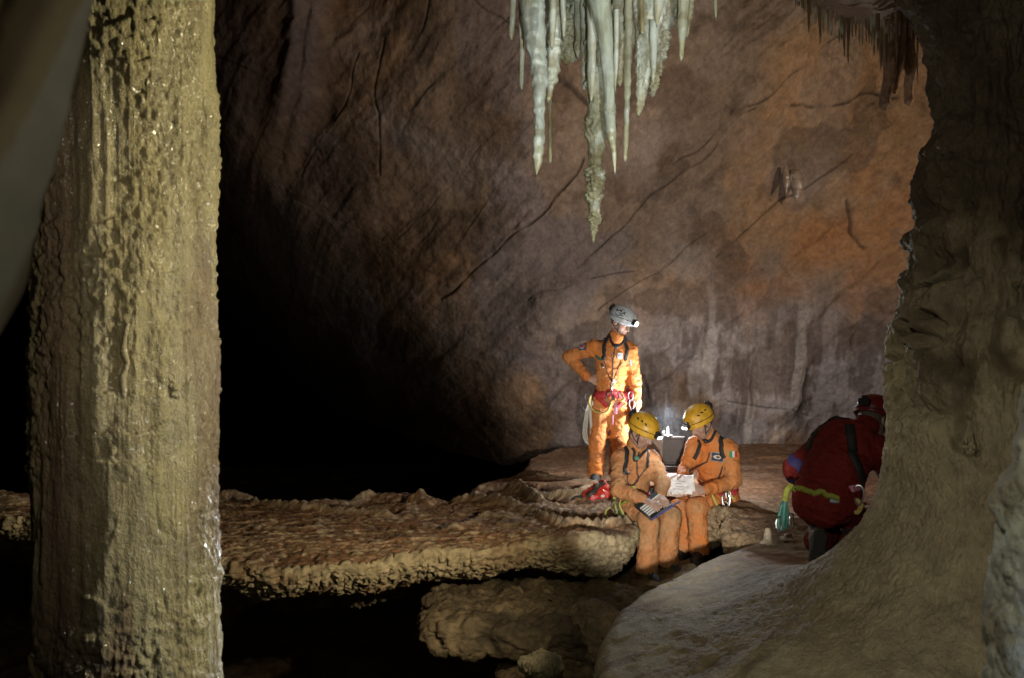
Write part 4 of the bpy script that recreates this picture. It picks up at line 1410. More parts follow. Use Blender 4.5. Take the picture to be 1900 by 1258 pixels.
def add_hand(S, w, fwd, back, thumb, curl=(.3, .45, .3), spread=.06, s=1.0, tcurl=.3):
    """palm, four jointed fingers and an opposable thumb on the solid S, from the wrist w"""
    fwd = nrm(fwd)
    back = nrm(np.asarray(back) - fwd * (np.asarray(back) @ fwd))
    side = nrm(np.cross(fwd, back))
    if side @ np.asarray(thumb) < 0:
        side = -side
    S.cap(w - fwd * .03, w + fwd * .03, .027 * s, .028 * s, .02, flat=back, q=.75)
    for i in range(4):
        off = side * (.030 - .0195 * i) * s
        S.cap(w + fwd * .02 + off * .55, w + fwd * .088 * s + off, .0145 * s, .0125 * s, .014)
        d = rotv(fwd, back, 0) + side * (spread * (1.2 - .8 * i))
        d = nrm(d)
        p = w + fwd * .090 * s + off
        ln = [.078, .087, .081, .063][i] * s
        ax = np.cross(d, -back)
        for j, fr in enumerate((.46, .30, .24)):
            d = rotv(d, ax, curl[j])
            q = p + d * ln * fr
            S.cap(p, q, (.0098 - .0011 * j) * s, (.0090 - .0011 * j) * s, .005, m=.03)
            p = q
    p = w + fwd * .030 * s + side * .022 * s
    d = nrm(fwd * .72 + side * .66 - back * .22)
    ax = np.cross(d, -back - side * .5)
    for j, ln in enumerate((.046, .036, .028)):
        q = p + d * ln * s
        S.cap(p, q, (.0155 - .0025 * j) * s, (.0125 - .0018 * j) * s, .009, m=.03)
        p = q
        d = rotv(d, ax, tcurl)


def frame(f, up=(0, 0, 1)):
    f = nrm(f)
    r = nrm(np.cross(f, up))
    u = np.cross(r, f)
    return np.stack([f, r, u], 1)            # columns: forward, right, up


def add_head(S, c, R):
    f, r, u = R[:, 0], R[:, 1], R[:, 2]
    at = lambda a, b, d: c + f * a + r * b + u * d
    S.ell(at(-.008, 0, .028), (.098, .077, .098), R, .02)
    S.ell(at(.030, 0, -.040), (.062, .060, .078), R, .03)
    S.cap(at(.052, -.018, -.098), at(.052, .018, -.098), .026, .026, .025)              # chin
    S.cap(at(-.035, -.052, -.06), at(.035, -.036, -.092), .02, .018, .025)              # jaw
    S.cap(at(-.035, .052, -.06), at(.035, .036, -.092), .02, .018, .025)
    S.cap(at(.080, -.036, .024), at(.080, .036, .024), .016, .016, .015)                # brow
    S.ell(at(.092, .033, .002), (.016, .020, .014), R, .010, cut=True)
    S.ell(at(.092, -.033, .002), (.016, .020, .014), R, .010, cut=True)
    S.cap(at(.088, 0, .010), at(.112, 0, -.034), .010, .0145, .010)                     # nose
    S.cap(at(.094, -.014, -.038), at(.094, .014, -.038), .010, .010, .008)
    S.cap(at(.086, -.020, -.062), at(.086, .020, -.062), .0085, .0085, .006)            # lips
    S.cap(at(.083, -.017, -.073), at(.083, .017, -.073), .009, .009, .006)
    for s in (-1, 1):
        S.cap(at(.048, s * .050, -.018), at(.060, s * .046, -.028), .018, .016, .02)    # cheek
        S.ell(at(-.012, s * .080, -.008), (.022, .010, .034), R, .006)                  # ear
        S.ell(at(-.008, s * .089, -.006), (.011, .006, .020), R, .004, cut=True)


def face_col(c, R, base):
    base = np.array(base)

    def fn(V):
        l = (V - c) @ R
        col = np.zeros(V.shape) + base
        n = fbm(V * 40, 3, 1001)
        col *= (1 + .10 * n)[:, None]
        d = np.linalg.norm(l - [.088, 0, -.067], axis=1)
        lip = np.exp(-(np.abs(l[:, 2] + .067) / .008) ** 2) * (np.abs(l[:, 1]) < .022) * (l[:, 0] > .08)
        col = mixc(col, base * [.85, .55, .52], lip * .8)
        for s in (-1, 1):
            eb = np.exp(-(((l[:, 2] - .026) / .006) ** 2)) * (np.abs(l[:, 1] - s * .036) < .022) * (l[:, 0] > .06)
            col = mixc(col, [.06, .045, .035], eb * .8)
            ck = np.exp(-(np.linalg.norm(l - [.065, s * .045, -.03], axis=1) / .03) ** 2)
            col = mixc(col, base * [1.1, .8, .75], ck * .4)
        bd = ss(-.05, -.085, l[:, 2]) * (l[:, 0] > -.01) * (np.linalg.norm(l, axis=1) < .17)
        col = mixc(col, base * [.72, .68, .66], bd * .5)                                 # stubble
        return np.clip(col, .01, 1)
    return fn


def helmet(parent, c, R, shell, lens, lit=True, vents=True, lampup=.0, name='helmet', marks=False):
    f, r, u = R[:, 0], R[:, 1], R[:, 2]
    o0 = c + u * .050 - f * .006
    n, m = 64, 26
    th = np.linspace(0, 2 * np.pi, n, endpoint=False)
    el = np.linspace(np.pi / 2 - .001, -.18, m)
    rows = []
    for e in el:
        fl = 1 + .05 * ss(.05, -.2, e)
        rows.append(np.stack([.142 * np.cos(e) * np.cos(th) * fl * (1 + .05 * np.cos(th) * ss(.3, -.1, e)), .118 * np.cos(e) * np.sin(th) * fl, .122 * np.sin(e) + 0 * th - .012 * np.abs(np.sin(th)) ** 3 * ss(.2, -.2, e)], -1))
    for k_, e in ((.93, -.18), (.92, 0.2), (.9, .7)):                                    # thickness: lining turned inside
        rows.append(np.stack([.142 * np.cos(e) * np.cos(th) * k_, .118 * np.cos(e) * np.sin(th) * k_, .122 * np.sin(e) * k_ + 0 * th], -1))
    L = np.array(rows)
    # moulded ribs along the crown
    rb = np.exp(-((np.abs(L[..., 1]) - .045) / .010) ** 2) * (L[..., 2] > .04)
    L[:m] *= (1 + .022 * rb[:m])[..., None]
    V = o0 + L @ R.T
    hel = link(name, mesh_np(name, V, grid_faces(m + 3, n, False, True)), shell, parent)
    if vents:
        for s in (-1, 1):
            for (a, h, tl) in ((.50, .60, .7), (.15, .66, .5), (-.25, .62, .3)):
                mb = MB()
                e = h
                phi = s * (np.pi / 2 - a)
                pos = np.array([.143 * np.cos(e) * np.cos(phi), .119 * np.cos(e) * np.sin(phi), .123 * np.sin(e)])
                nn = nrm(pos / np.array([.143, .119, .123]) ** 2)
                t1 = nrm(np.cross(nn, [0, 0, 1]))
                t1 = nrm(t1 + np.cross(nn, t1) * tl)
                t2 = np.cross(nn, t1)
                mb.ball(o0 + R @ pos, (.015, .007, .004), R @ np.stack([t1, t2, nn], 1), n=8)
                mb.build('vent', M_plast, hel)
    # head torch: bracket, body, glass; battery at the back
    lampc = o0 + f * .158 + u * (.015 + lampup)
    mb = MB()
    mb.box(lampc, (.020, .036, .020), R, .006)
    mb.box(lampc - f * .018 + u * .004, (.014, .022, .026), R, .004)
    mb.build('headlamp', M_plast, hel)
    fl_ = nrm(f - u * .25)
    Rl = frame(fl_, u)
    big = 1.7 if lens is M_star else 1.0
    mb = MB()
    for s in ((-1, 1) if lit and lens is M_lens else (0,)):
        mb.tube([lampc + f * .016 + r * s * .017, lampc + f * .027 + r * s * .017, lampc + f * .030 + r * s * .017], [.0145 * big, .015 * big, .003], 14, per=1)
    mb.build('lamp_lens', lens, hel)
    mb = MB()
    mb.box(o0 - f * .145 + u * .03, (.022, .038, .026), R, .007)
    mb.box(o0 - f * .150 + u * .062, (.014, .018, .012), R, .004)
    mb.build('battery_pack', M_plast, hel)
    mb = MB()
    for s in (-1, 1):
        mb.tube([o0 + f * .06 + r * s * .112 - u * .02, c + f * .045 + r * s * .072 - u * .055, c + f * .050 + r * s * .03 - u * .118, c + f * .05 - u * .126], .0045, 6)
        mb.tube([o0 - f * .05 + r * s * .110 - u * .02, c - f * .005 + r * s * .084 - u * .045, c + f * .042 + r * s * .066 - u * .068], .0045, 6)
    mb.build('chin_strap', M_black, hel)
    # head band lines round the shell
    mb = MB()
    for s in (-1, 1):
        mb.tube([o0 + R @ np.array([.145 * math.cos(a) * 1.0, s * .121 * math.sin(a), .012 + .012 * math.sin(a * 2)]) for a in np.linspace(.15, 2.9, 12)], .003, 6)
    mb.build('lamp_cable', M_plast, hel)
    if marks:
        for s in (-1, 1):
            mb = MB()
            for (a, e0, a1, e1) in ((.9, .75, 1.5, .45), (1.2, .9, 1.9, .5), (1.1, .35, 1.75, .25)):
                pts = []
                for t in np.linspace(0, 1, 6):
                    aa, ee = a + (a1 - a) * t, e0 + (e1 - e0) * t + .06 * math.sin(t * 7)
                    pts.append(o0 + R @ (np.array([.1425 * math.cos(ee) * math.cos(aa), s * .1185 * math.cos(ee) * math.sin(aa), .1225 * math.sin(ee)])))
                mb.tube(pts, .0042, 6)
            mb.build('scuff_mark', M_plast, hel)
    return hel, lampc + f * .04, fl_


def boot(parent, an, toe_dir, body, accent, gz=None, up=(0, 0, 1), shaft=.10):
    """laced boot round the ankle an; toe_dir horizontal"""
    u = nrm(up)
    f = nrm(np.asarray(toe_dir) - u * (np.asarray(toe_dir) @ u))
    r = np.cross(f, u)
    S = Solid(an - .32, an + .32, .0075)
    S.cap(an + u * shaft, an - u * .01, .056, .052, .02)
    S.cap(an - f * .045 - u * .045, an - f * .04 - u * .01, .040, .045, .03)
    S.cap(an - f * .04 - u * .050, an + f * .15 - u * .062, .040, .040, .03, flat=u, q=.8)
    S.cap(an + f * .02 - u * .01, an + f * .11 - u * .045, .045, .038, .04)
    S.clip(an - u * .082, -u)
    S.wrinkle(.003, 30, 5)

    def cf(V):
        l = (V - an)
        low = ss(-.035, -.065, l @ u)
        c = np.zeros(V.shape) + np.asarray(body)
        c = mixc(c, accent, low * .9)
        sd = np.exp(-((l @ f - .05) / .05) ** 2) * np.exp(-((l @ u + .035) / .02) ** 2)
        return mixc(c, accent, sd * .6)
    b = S.build('boot', M_boot, parent, cf)
    S2 = Solid(an - .32, an + .32, .0075)
    S2.cap(an - f * .045 - u * .078, an + f * .06 - u * .078, .044, .040, .02)
    S2.cap(an + f * .06 - u * .078, an + f * .155 - u * .078, .041, .043, .02)
    S2.clip(an - u * .100, -u)
    S2.clip(an - u * .070, u)
    S2.build('sole', M_sole, b)
    mb = MB()
    for k in range(4):
        a = an + f * (.052 + .022 * k) + u * (.045 - .024 * k)
        mb.tube([a + r * .026, a + f * .006 + u * .012, a - r * .026], .0035, 6)
    mb.build('laces', accent_m(accent), b)
    return b


_acc = {}


def accent_m(c):
    k = tuple(c)
    if k not in _acc:
        _acc[k] = plain('lace_cord', c, .7, 0, .2, 60)
    return _acc[k]


def krab(mb, c, R, s=1.0, mi=0):
    """pear shaped karabiner in the plane of R's first and third axes"""
    pts = []
    for a in np.linspace(0, 2 * np.pi, 12, endpoint=False):
        x = math.cos(a) * (.021 + .006 * math.sin(a))
        pts.append(c + R @ np.array([x, 0, math.sin(a) * .047]) * s)
    mb.tube(pts, .0052 * s, 8, mi, closed=True, per=3)
    mb.tube([c + R @ np.array([.023, 0, -.018]) * s, c + R @ np.array([.024, 0, .022]) * s], .008 * s, 8, mi, per=1)


def krabs(parent, items, mat=None):
    for c, R, s in items:
        mb = MB()
        krab(mb, c, R, s)
        mb.build('karabiner', mat or M_steel, parent)


ORANGE = np.array([.60, .205, .05])
DUST = np.array([.42, .27, .14])


def person(label, J, suit=ORANGE, dust=DUST, dustk=.5, skin=(.40, .25, .19), baggy=1.0, hands=(), fwd=(0, -1, 0), legs=1.0, seed=1, knee_r=.0):
    root = empty('person', J['root'])
    tag(root, label, 'person')
    allp = np.array([v for k, v in J.items() if k not in ('hf', 'root', 'toeR', 'toeL')])
    lo, hi = allp.min(0) - .24, allp.max(0) + .24
    fw = nrm(fwd)
    # ---- body: one continuous surface, head to feet
    B = Solid(lo, hi, .0062)
    R = frame(J['hf'])
    side = nrm(J['shL'] - J['shR'])
    B.cap(J['pelvis'], J['waist'], .135, .125, .05, fw, .68)
    B.cap(J['waist'], J['chest'], .125, .155, .05, fw, .68)
    B.cap(J['shR'], J['shL'], .055, .055, .06)
    nb = J['neck']
    B.cap(nb - (nb - J['chest']) * .25, J['head'] - R[:, 2] * .045 - R[:, 0] * .018, .062, .054, .03)
    add_head(B, J['head'], R)
    for s in 'RL':
        B.cap(J['sh' + s], J['el' + s], .050, .040, .03)
        B.cap(J['el' + s], J['wr' + s], .040, .026, .02)
        B.cap(J['hip' + s], J['kn' + s], .085, .055, .05)
        B.cap(J['kn' + s], J['an' + s], .054, .036, .03)
        B.cap(J['an' + s], J['an' + s] + J['toe' + s] * .12 - np.array([0, 0, .05]), .034, .026, .02)
    for h in hands:
        add_hand(B, J['wr' + h['s']] + nrm(J['wr' + h['s']] - J['el' + h['s']]) * .012, h['f'], h['b'], h['t'], h.get('c', (.3, .45, .3)))
    body = B.build('body', M_skin, root, face_col(J['head'], R, skin))
    for s in (-1, 1):
        mb = MB()
        mb.ball(J['head'] + R @ np.array([.078, s * .033, .002]), (.0125, .0125, .0115), R, n=8)
        mb.build('eye', M_eye, body)
    H = Solid(J['head'] - .2, J['head'] + .2, .0075)
    H.ell(J['head'] + R @ np.array([-.012, 0, .026]), (.104, .084, .104), R, 0)
    H.clip(J['head'] + R @ np.array([.030, 0, 0]), R[:, 0] + R[:, 2] * -.25)
    H.clip(J['head'] + R @ np.array([0, 0, -.055]), -R[:, 2])
    for s in (-1, 1):
        H.ell(J['head'] + R @ np.array([-.010, s * .088, -.010]), (.028, .02, .036), R, .005, cut=True)
    H.wrinkle(.006, 60, 4)
    H.build('hair', M_hair, body)
    # ---- coverall
    S = Solid(lo, hi, .0082)
    g = baggy
    cuts = []
    S.cap(J['pelvis'], J['waist'], .170 * g, .158 * g, .06, fw, .72, (.012, 20), seed)
    S.cap(J['waist'], J['chest'], .158 * g, .185 * g, .06, fw, .70, (.012, 16), seed + 1)
    S.cap(J['chest'], nb - (nb - J['chest']) * .12, .150 * g, .082, .05, fw, .75, (.004, 20), seed + 2)
    S.cap(J['shR'] + side * .03, J['shL'] - side * .03, .080 * g, .080 * g, .07, None, 1, (.006, 18), seed + 3)
    cdir = nrm(J['head'] - nb)
    S.cap(nb - cdir * .01, nb + cdir * .028, .079, .080, .012)
    S.cap(nb + cdir * .020, nb + cdir * .030, .083, .083, .006)
    for i, s in enumerate('RL'):
        S.cap(J['sh' + s], J['el' + s], .080 * g, .064 * g, .05, None, 1, (.010, 15), seed + 5 + i)
        w_ = J['wr' + s] - nrm(J['wr' + s] - J['el' + s]) * .004
        S.cap(J['el' + s], w_, .064 * g, .046, .03, None, 1, (.009, 19), seed + 9 + i)
        S.cap(w_ - nrm(w_ - J['el' + s]) * .03, w_, .046, .045, .008)
        S.cap(J['hip' + s], J['kn' + s], .118 * g * legs, .090 * g * legs + knee_r, .055, None, 1, (.010, 13), seed + 13 + i)
        an = J['an' + s] - nrm(J['kn' + s] - J['an' + s]) * .0
        S.cap(J['kn' + s], an, .088 * g * legs + knee_r, .088 * g * legs, .04, None, 1, (.008, 11), seed + 17 + i)
        S.cap(an + nrm(J['kn' + s] - an) * .02, an, .090 * g * legs, .090 * g * legs, .006)
        if legs == 1.0 and abs(J['toe' + s][2]) < .3:
            cuts.append(an)
    for an in cuts:                                   # square-cut trouser hems
        S.ell(an - np.array([0, 0, .115]), (.16, .16, .105), None, .004, cut=True)
    S.wrinkle(.004, 17, seed + 30)
    S.wrinkle(.002, 48, seed + 31)

    def cf(V):
        c = np.zeros(V.shape) + np.asarray(suit)
        d = .55 * ss(-.1, .4, fbm(V * 6, 5, 1101 + seed)) + .5 * ss(.1, .4, fbm(V * 17, 4, 1102 + seed))
        for s in 'RL':
            k = np.exp(-(np.linalg.norm(V - J['kn' + s], axis=1) / .15) ** 2)
            d = d + k * .9 * ss(-.5, .3, fbm(V * 9, 3, 1103 + seed))
            k = np.exp(-(np.linalg.norm(V - J['el' + s], axis=1) / .10) ** 2)
            d = d + k * .4
        d = d + .5 * np.exp(-(np.linalg.norm(V - J['pelvis'], axis=1) / .2) ** 2) * ss(-.2, .4, fbm(V * 7, 3, 1107))
        c = mixc(c, dust, np.clip(d * dustk, 0, .85))
        c = mixc(c, np.asarray(suit) * .35, ss(.2, .5, fbm(V * 5 + 3, 5, 1109 + seed)) * dustk * .35)
        for s in 'RL':
            e = np.exp(-((np.linalg.norm(V - J['wr' + s], axis=1) - .045) / .006) ** 2) * .25
            c = mixc(c, np.asarray(suit) * .5, e)
        return np.clip(c, .005, 1)
    cov = S.build('coverall', M_suit, root, cf)
    return root, body, cov, S, R


def zipper(S, pts, root):
    ribbon(S, pts, .012, M_dark, 'zip', root, .003, 10, thick=.003)


def J_of(d, D0):
    out = {}
    for k, v in d.items():
        out[k] = np.asarray(v, float) if k in ('hf', 'toeR', 'toeL') else P(*(v if len(v) == 3 else (*v, D0)))
    return out


# ================================================================== standing caver
J = J_of(dict(root=(1125, 893, 8.0), pelvis=(1133, 738, 8.0), waist=(1134, 705, 8.0), chest=(1137, 664, 7.99), neck=(1144, 628, 7.95), head=(1152, 599, 7.90), hf=(.66, -.60, -.46),
              shR=(1099, 645, 8.02), shL=(1170, 650, 7.98), elR=(1056, 661, 8.13), wrR=(1089, 699, 7.98), elL=(1178, 706, 7.98), wrL=(1181, 752, 7.9),
              hipR=(1117, 748, 8.0), hipL=(1151, 748, 8.0), knR=(1108, 815, 7.94), knL=(1148, 815, 7.94), anR=(1105, 877, 8.0), anL=(1145, 877, 8.02), toeR=(-.2, -.98, 0), toeL=(.35, -.93, 0)), 8)
root, body, cov, S, R = person('standing caver in orange coverall with hand on hip and lit white helmet', J, baggy=.93, fwd=(.2, -.98, 0), seed=11, dustk=.35,
                               hands=(dict(s='R', f=(.9, -.25, -.35), b=(-.1, -.95, .3), t=(.2, -.2, 1), c=(.5, .6, .4)), dict(s='L', f=(0, -.1, -1), b=(.95, -.1, 0), t=(-.1, -1, 0), c=(.35, .4, .3))))
hel, lp, ld = helmet(root, J['head'], R, M_wshell, M_star, vents=True, marks=True)
spot('headlamp_light', lp + ld * .03, lp + ld * 1.0 + np.array([-.20, -.05, -.55]), 12, (1, .95, .82), 110, .9, .015)
spot('headlamp_beam', lp + ld * .04, (1.95, 3.75, 1.45), 150, (1, .95, .80), 30, .8, .015)
for s in 'RL':
    boot(root, J['an' + s], J['toe' + s], (.03, .03, .03), (.10, .08, .05))
mb = MB()
zipper(S, [P(1143, 640, 7.8), P(1141, 665, 7.78), P(1139, 700, 7.8), P(1138, 718, 7.82)], root)
ribbon(S, [P(1112, 622, 8.05), P(1117, 617, 7.93), P(1117, 640, 7.82), P(1113, 668, 7.82)], .040, M_black, 'shoulder_strap', root)
ribbon(S, [P(1160, 628, 8.0), P(1163, 632, 7.9), P(1167, 650, 7.82), P(1167, 668, 7.83)], .036, M_black, 'shoulder_strap', root)
ribbon(S, [P(1098, 664, 7.9), P(1112, 668, 7.82)], .022, M_teal, 'side_strap', root)
wb = ribbon(S, [P(1098, 726, 7.95), P(1115, 731, 7.84), P(1135, 730, 7.81), P(1160, 729, 7.85), P(1174, 725, 8.0), P(1160, 722, 8.15), P(1133, 722, 8.2), P(1108, 722, 8.15)], .075, M_redweb, 'waist_harness', root, closed=True)
for pts in ([P(1102, 735, 7.86), P(1114, 742, 7.85), P(1128, 755, 7.85)], [P(1170, 735, 7.9), P(1158, 745, 7.85), P(1144, 757, 7.85)]):
    ribbon(S, pts, .045, M_redweb, 'leg_loop', wb)
mb = MB()
mb.tube([S.snap([P(1117, 670, 7.8)], .012)[0], S.snap([P(1126, 690, 7.8)], .014)[0], P(1135, 706, 7.76)], .005, 6)
mb.tube([S.snap([P(1164, 672, 7.8)], .012)[0], S.snap([P(1149, 690, 7.8)], .014)[0], P(1138, 706, 7.76)], .005, 6)
mb.tube([S.snap([P(1140, 650, 7.8)], .012)[0], S.snap([P(1133, 660, 7.8)], .014)[0], S.snap([P(1140, 668, 7.8)], .014)[0]], .003, 6)
mb.build('chest_cord', M_dark, root)
mb = MB()                                                     # ascender and karabiners at the belly
mb.box(P(1135, 716, 7.75), (.022, .010, .042), frame((0, -1, .1)) @ np.diag([1, 1, 1]), .006)
mb.box(P(1139, 706, 7.75), (.014, .012, .020), None, .005)
mb.build('ascender', M_steel, wb)
krabs(wb, [(P(1131, 738, 7.77), np.eye(3), 1.25), (P(1143, 735, 7.77), np.eye(3), 1.1), (P(1170, 735, 7.82), np.eye(3), 1.0), (P(1172, 750, 7.82), np.eye(3), 1.1)])
mb = MB()
mb.box(P(1118, 678, 7.79), (.011, .010, .020), frame((.5, -1, .6)), .004)
mb.build('steel_buckle', M_steel, root)
mb = MB()
mb.box(P(1170, 672, 7.82), (.015, .010, .026), None, .004)
mb.build('steel_buckle', M_steel, root)
mb = MB()
mb.tube([P(1096, 733, 7.88), P(1093, 745, 7.86), P(1098, 758, 7.82), P(1112, 765, 7.78), P(1126, 762, 7.77), P(1132, 752, 7.77), P(1134, 744, 7.77)], .010, 8)
mb.build('rope_lanyard', M_yrope, wb)
mb = MB()
mb.tube([P(1152, 728, 7.8), P(1158, 740, 7.76), P(1150, 742, 7.76), P(1162, 748, 7.77), P(1154, 752, 7.77), P(1160, 757, 7.79)], .011, 8)
mb.build('knotted_rope', M_yrope, wb)
mb = MB()
for i in range(3):
    x = 1088 + 2.2 * i
    mb.tube([P(1094, 738, 7.9), P(x - 1, 762, 7.92), P(x - 6 + i, 800, 7.93), P(x - 3 + i, 816, 7.93), P(x + 5, 822 + 2 * i, 7.92), P(x + 8 - i, 800, 7.92), P(x + 6 - i, 765, 7.92), P(1096, 738, 7.9)], .0075, 7)
mb.build('coiled_cord', M_cord, wb)
krabs(wb, [(P(1090, 738, 7.9), np.eye(3), 1.1), (P(1085, 752, 7.9), np.eye(3), .9), (P(1096, 748, 7.88), np.eye(3), .8)])
mb = MB()
mb.box(P(1142, 757, 7.78), (.016, .006, .055), None, .004)
mb.build('pink_tag', M_pink, wb)
mb = MB()
mb.box(P(1137, 778, 7.8), (.005, .004, .05), None, .002)
mb.build('pink_tag', M_pink, wb)
ring = lambda r0: (lambda cx, cy: np.where(np.hypot(cx, cy) < r0, 1, 0))
patch(S, P(1074, 634, 7.95), (0, 0, 1), .085, .085, 'sleeve_patch', [M_navy, M_pblue, M_pred], root, 12, 12, lambda x, y: np.where(np.hypot(x, y) < .22, 2, np.where(np.hypot(x, y) < .42, 1, 0)))
patch(S, P(1157, 660, 7.8), (0, 0, 1), .055, .060, 'chest_badge', [M_white, M_navy], root, 10, 10, lambda x, y: np.where((np.abs(y) % .25 < .1), 1, 0))
mb = MB()
mb.ball(P(1144, 641, 7.80), (.026, .02, .024), n=10)
mb.tube([P(1130, 622, 7.86), P(1136, 636, 7.81), P(1144, 642, 7.79), P(1156, 634, 7.83), P(1160, 624, 7.88)], .012, 8)
mb.build('neck_lamp', M_plast, root)

# ================================================================== caver typing, seated in the middle
J = J_of(dict(root=(1172, 948, 6.8), pelvis=(1173, 925, 6.83), waist=(1175, 893, 6.80), chest=(1178, 868, 6.77), neck=(1179, 830, 6.71), head=(1191, 801, 6.63), hf=(.60, -.62, -.50),
              shR=(1150, 852, 6.68), shL=(1210, 853, 6.88), elR=(1147, 908, 6.50), wrR=(1192, 926, 6.34), elL=(1229, 898, 6.63), wrL=(1225, 918, 6.42),
              hipR=(1160, 929, 6.72), hipL=(1191, 931, 6.92), knR=(1203, 970, 6.34), knL=(1244, 960, 6.52), anR=(1200, 1056, 6.30), anL=(1238, 1042, 6.44), toeR=(.35, -.93, 0), toeL=(.55, -.83, 0)), 6.7)
TY = J
root, body, cov, S, R = person('caver in dusty orange coverall typing on a laptop on his knees', J, baggy=.95, fwd=(.6, -.8, .05), seed=41, dustk=.6, suit=(.52, .225, .09),
                               hands=(dict(s='R', f=(.55, -.5, -.15), b=(.1, -.3, .95), t=(.6, .7, 0), c=(.45, .5, .35)), dict(s='L', f=(.15, -.75, -.2), b=(.2, -.2, .95), t=(-1, .0, 0), c=(.45, .5, .35))))
hel, lp, ld = helmet(root, J['head'], R, M_yshell, M_lens)
spot('headlamp_light', lp + ld * .02, lp + ld, 9, (.9, .96, 1), 80, .8, .015)
for s in 'RL':
    boot(root, J['an' + s], J['toe' + s], (.022, .030, .040), (.38, .24, .06))
zipper(S, [P(1188, 842, 6.6), P(1190, 870, 6.55), P(1190, 900, 6.58)], root)
ribbon(S, [P(1163, 836, 6.72), P(1164, 842, 6.60), P(1166, 856, 6.55), P(1163, 873, 6.52)], .036, M_black, 'shoulder_strap', root)
ribbon(S, [P(1206, 838, 6.75), P(1206, 850, 6.68), P(1207, 868, 6.64)], .032, M_black, 'shoulder_strap', root)
mb = MB()
mb.box(S.snap([P(1163, 876, 6.52)], .012)[0], (.034, .010, .011), frame((.5, -.8, .1))[:, [1, 0, 2]], .004)
mb.build('steel_buckle', M_steel, root)
mb = MB()
mb.tube(S.snap([P(1169, 878, 6.52), P(1177, 888, 6.5), P(1184, 896, 6.5)], .01), .004, 6)
mb.tube(S.snap([P(1206, 870, 6.62), P(1196, 884, 6.56), P(1186, 896, 6.5)], .01), .004, 6)
mb.build('chest_cord', M_dark, root)
mb = MB()
mb.box(S.snap([P(1181, 904, 6.5)], .016)[0], (.028, .012, .022), frame((.6, -.7, .3))[:, [1, 0, 2]], .006)
mb.build('descender', accent_m((.42, .40, .08)), root)
mb = MB()
mb.box(S.snap([P(1197, 905, 6.5)], .016)[0], (.022, .012, .018), frame((.6, -.7, .3))[:, [1, 0, 2]], .006)
mb.build('chest_pouch', M_plast, root)
mb = MB()
mb.tube(np.concatenate([S.snap([P(1174, 829, 6.63), P(1178, 841, 6.57), P(1184, 851, 6.55)], .012), S.snap([P(1190, 853, 6.56), P(1200, 845, 6.6), P(1204, 834, 6.66)], .012)]), .012, 8)
mb.build('neck_lamp_strap', M_black, root)
mb = MB()
mb.box(S.snap([P(1188, 851, 6.55)], .022)[0], (.020, .014, .016), frame((.6, -.75, .2))[:, [1, 0, 2]], .005)
mb.build('neck_lamp', accent_m((.12, .30, .20)), root)
wb = ribbon(S, [P(1146, 916, 6.65), P(1160, 920, 6.6), P(1180, 918, 6.58), P(1205, 915, 6.72), P(1208, 912, 6.9), P(1180, 908, 7.0), P(1155, 910, 6.85)], .05, M_redweb, 'waist_harness', root, closed=True)
ribbon(S, [P(1158, 945, 6.62), P(1163, 929, 6.53), P(1178, 927, 6.47), P(1190, 935, 6.47)], .030, M_green, 'leg_loop', wb)
mb = MB()
for pts in ([(1140, 915, 6.6), (1136, 935, 6.55), (1124, 948, 6.5), (1127, 960, 6.45), (1143, 963, 6.42), (1155, 960, 6.42)],
            [(1143, 912, 6.6), (1142, 940, 6.5), (1150, 960, 6.4), (1157, 980, 6.38), (1166, 996, 6.38)],
            [(1152, 920, 6.55), (1150, 938, 6.45), (1160, 960, 6.4), (1165, 985, 6.38)]):
    mb.tube([P(*p) for p in pts], .0085, 8)
mb.build('rope_lanyard', accent_m((.46, .44, .12)), wb)
mb = MB()
for pts in ([(1150, 945, 6.45), (1160, 965, 6.4), (1170, 990, 6.37), (1173, 1020, 6.36), (1168, 1012, 6.36), (1163, 985, 6.36)],):
    mb.tube([P(*p) for p in pts], .0075, 8)
mb.build('dark_cord', accent_m((.05, .10, .08)), wb)
krabs(wb, [(P(1141, 940, 6.46), frame((.3, -1, .2))[:, [1, 0, 2]], 1.1), (P(1148, 936, 6.46), frame((.8, -.6, .2))[:, [1, 0, 2]], 1.1), (P(1167, 994, 6.36), np.eye(3), .9)])

# ================================================================== caver reading a sheet, seated at the right
J = J_of(dict(root=(1335, 945, 7.0), pelvis=(1334, 921, 7.03), waist=(1330, 890, 7.0), chest=(1327, 858, 6.95), neck=(1318, 814, 6.92), head=(1300, 784, 6.86), hf=(-.74, -.42, -.52),
              shR=(1289, 826, 7.05), shL=(1353, 832, 6.85), elR=(1271, 874, 6.95), wrR=(1268, 884, 6.72), elL=(1361, 892, 6.76), wrL=(1312, 908, 6.62),
              hipR=(1318, 926, 7.10), hipL=(1347, 924, 6.95), knR=(1258, 945, 6.86), knL=(1292, 941, 6.70), anR=(1266, 1016, 6.80), anL=(1297, 1020, 6.68), toeR=(-.5, -.86, 0), toeL=(-.4, -.9, 0)), 6.9)
RD = J
root, body, cov, S, R = person('caver in bright orange coverall holding white papers under a yellow helmet', J, baggy=.95, fwd=(-.62, -.78, .05), seed=71, dustk=.45, suit=(.63, .205, .05),
                               hands=(dict(s='R', f=(-.75, -.25, .05), b=(.1, .5, .8), t=(0, -1, .2), c=(.25, .35, .3)), dict(s='L', f=(-.9, -.25, -.05), b=(.1, -.9, .35), t=(0, .2, 1), c=(.35, .4, .3))))
hel, lp, ld = helmet(root, J['head'], R, M_yshell, M_lens)
spot('headlamp_light', lp + ld * .02, lp + ld, 9, (.9, .96, 1), 80, .8, .015)
for s in 'RL':
    boot(root, J['an' + s], J['toe' + s], (.025, .025, .028), (.08, .07, .06))
zipper(S, [P(1304, 838, 6.75), P(1302, 870, 6.75), P(1303, 892, 6.78)], root)
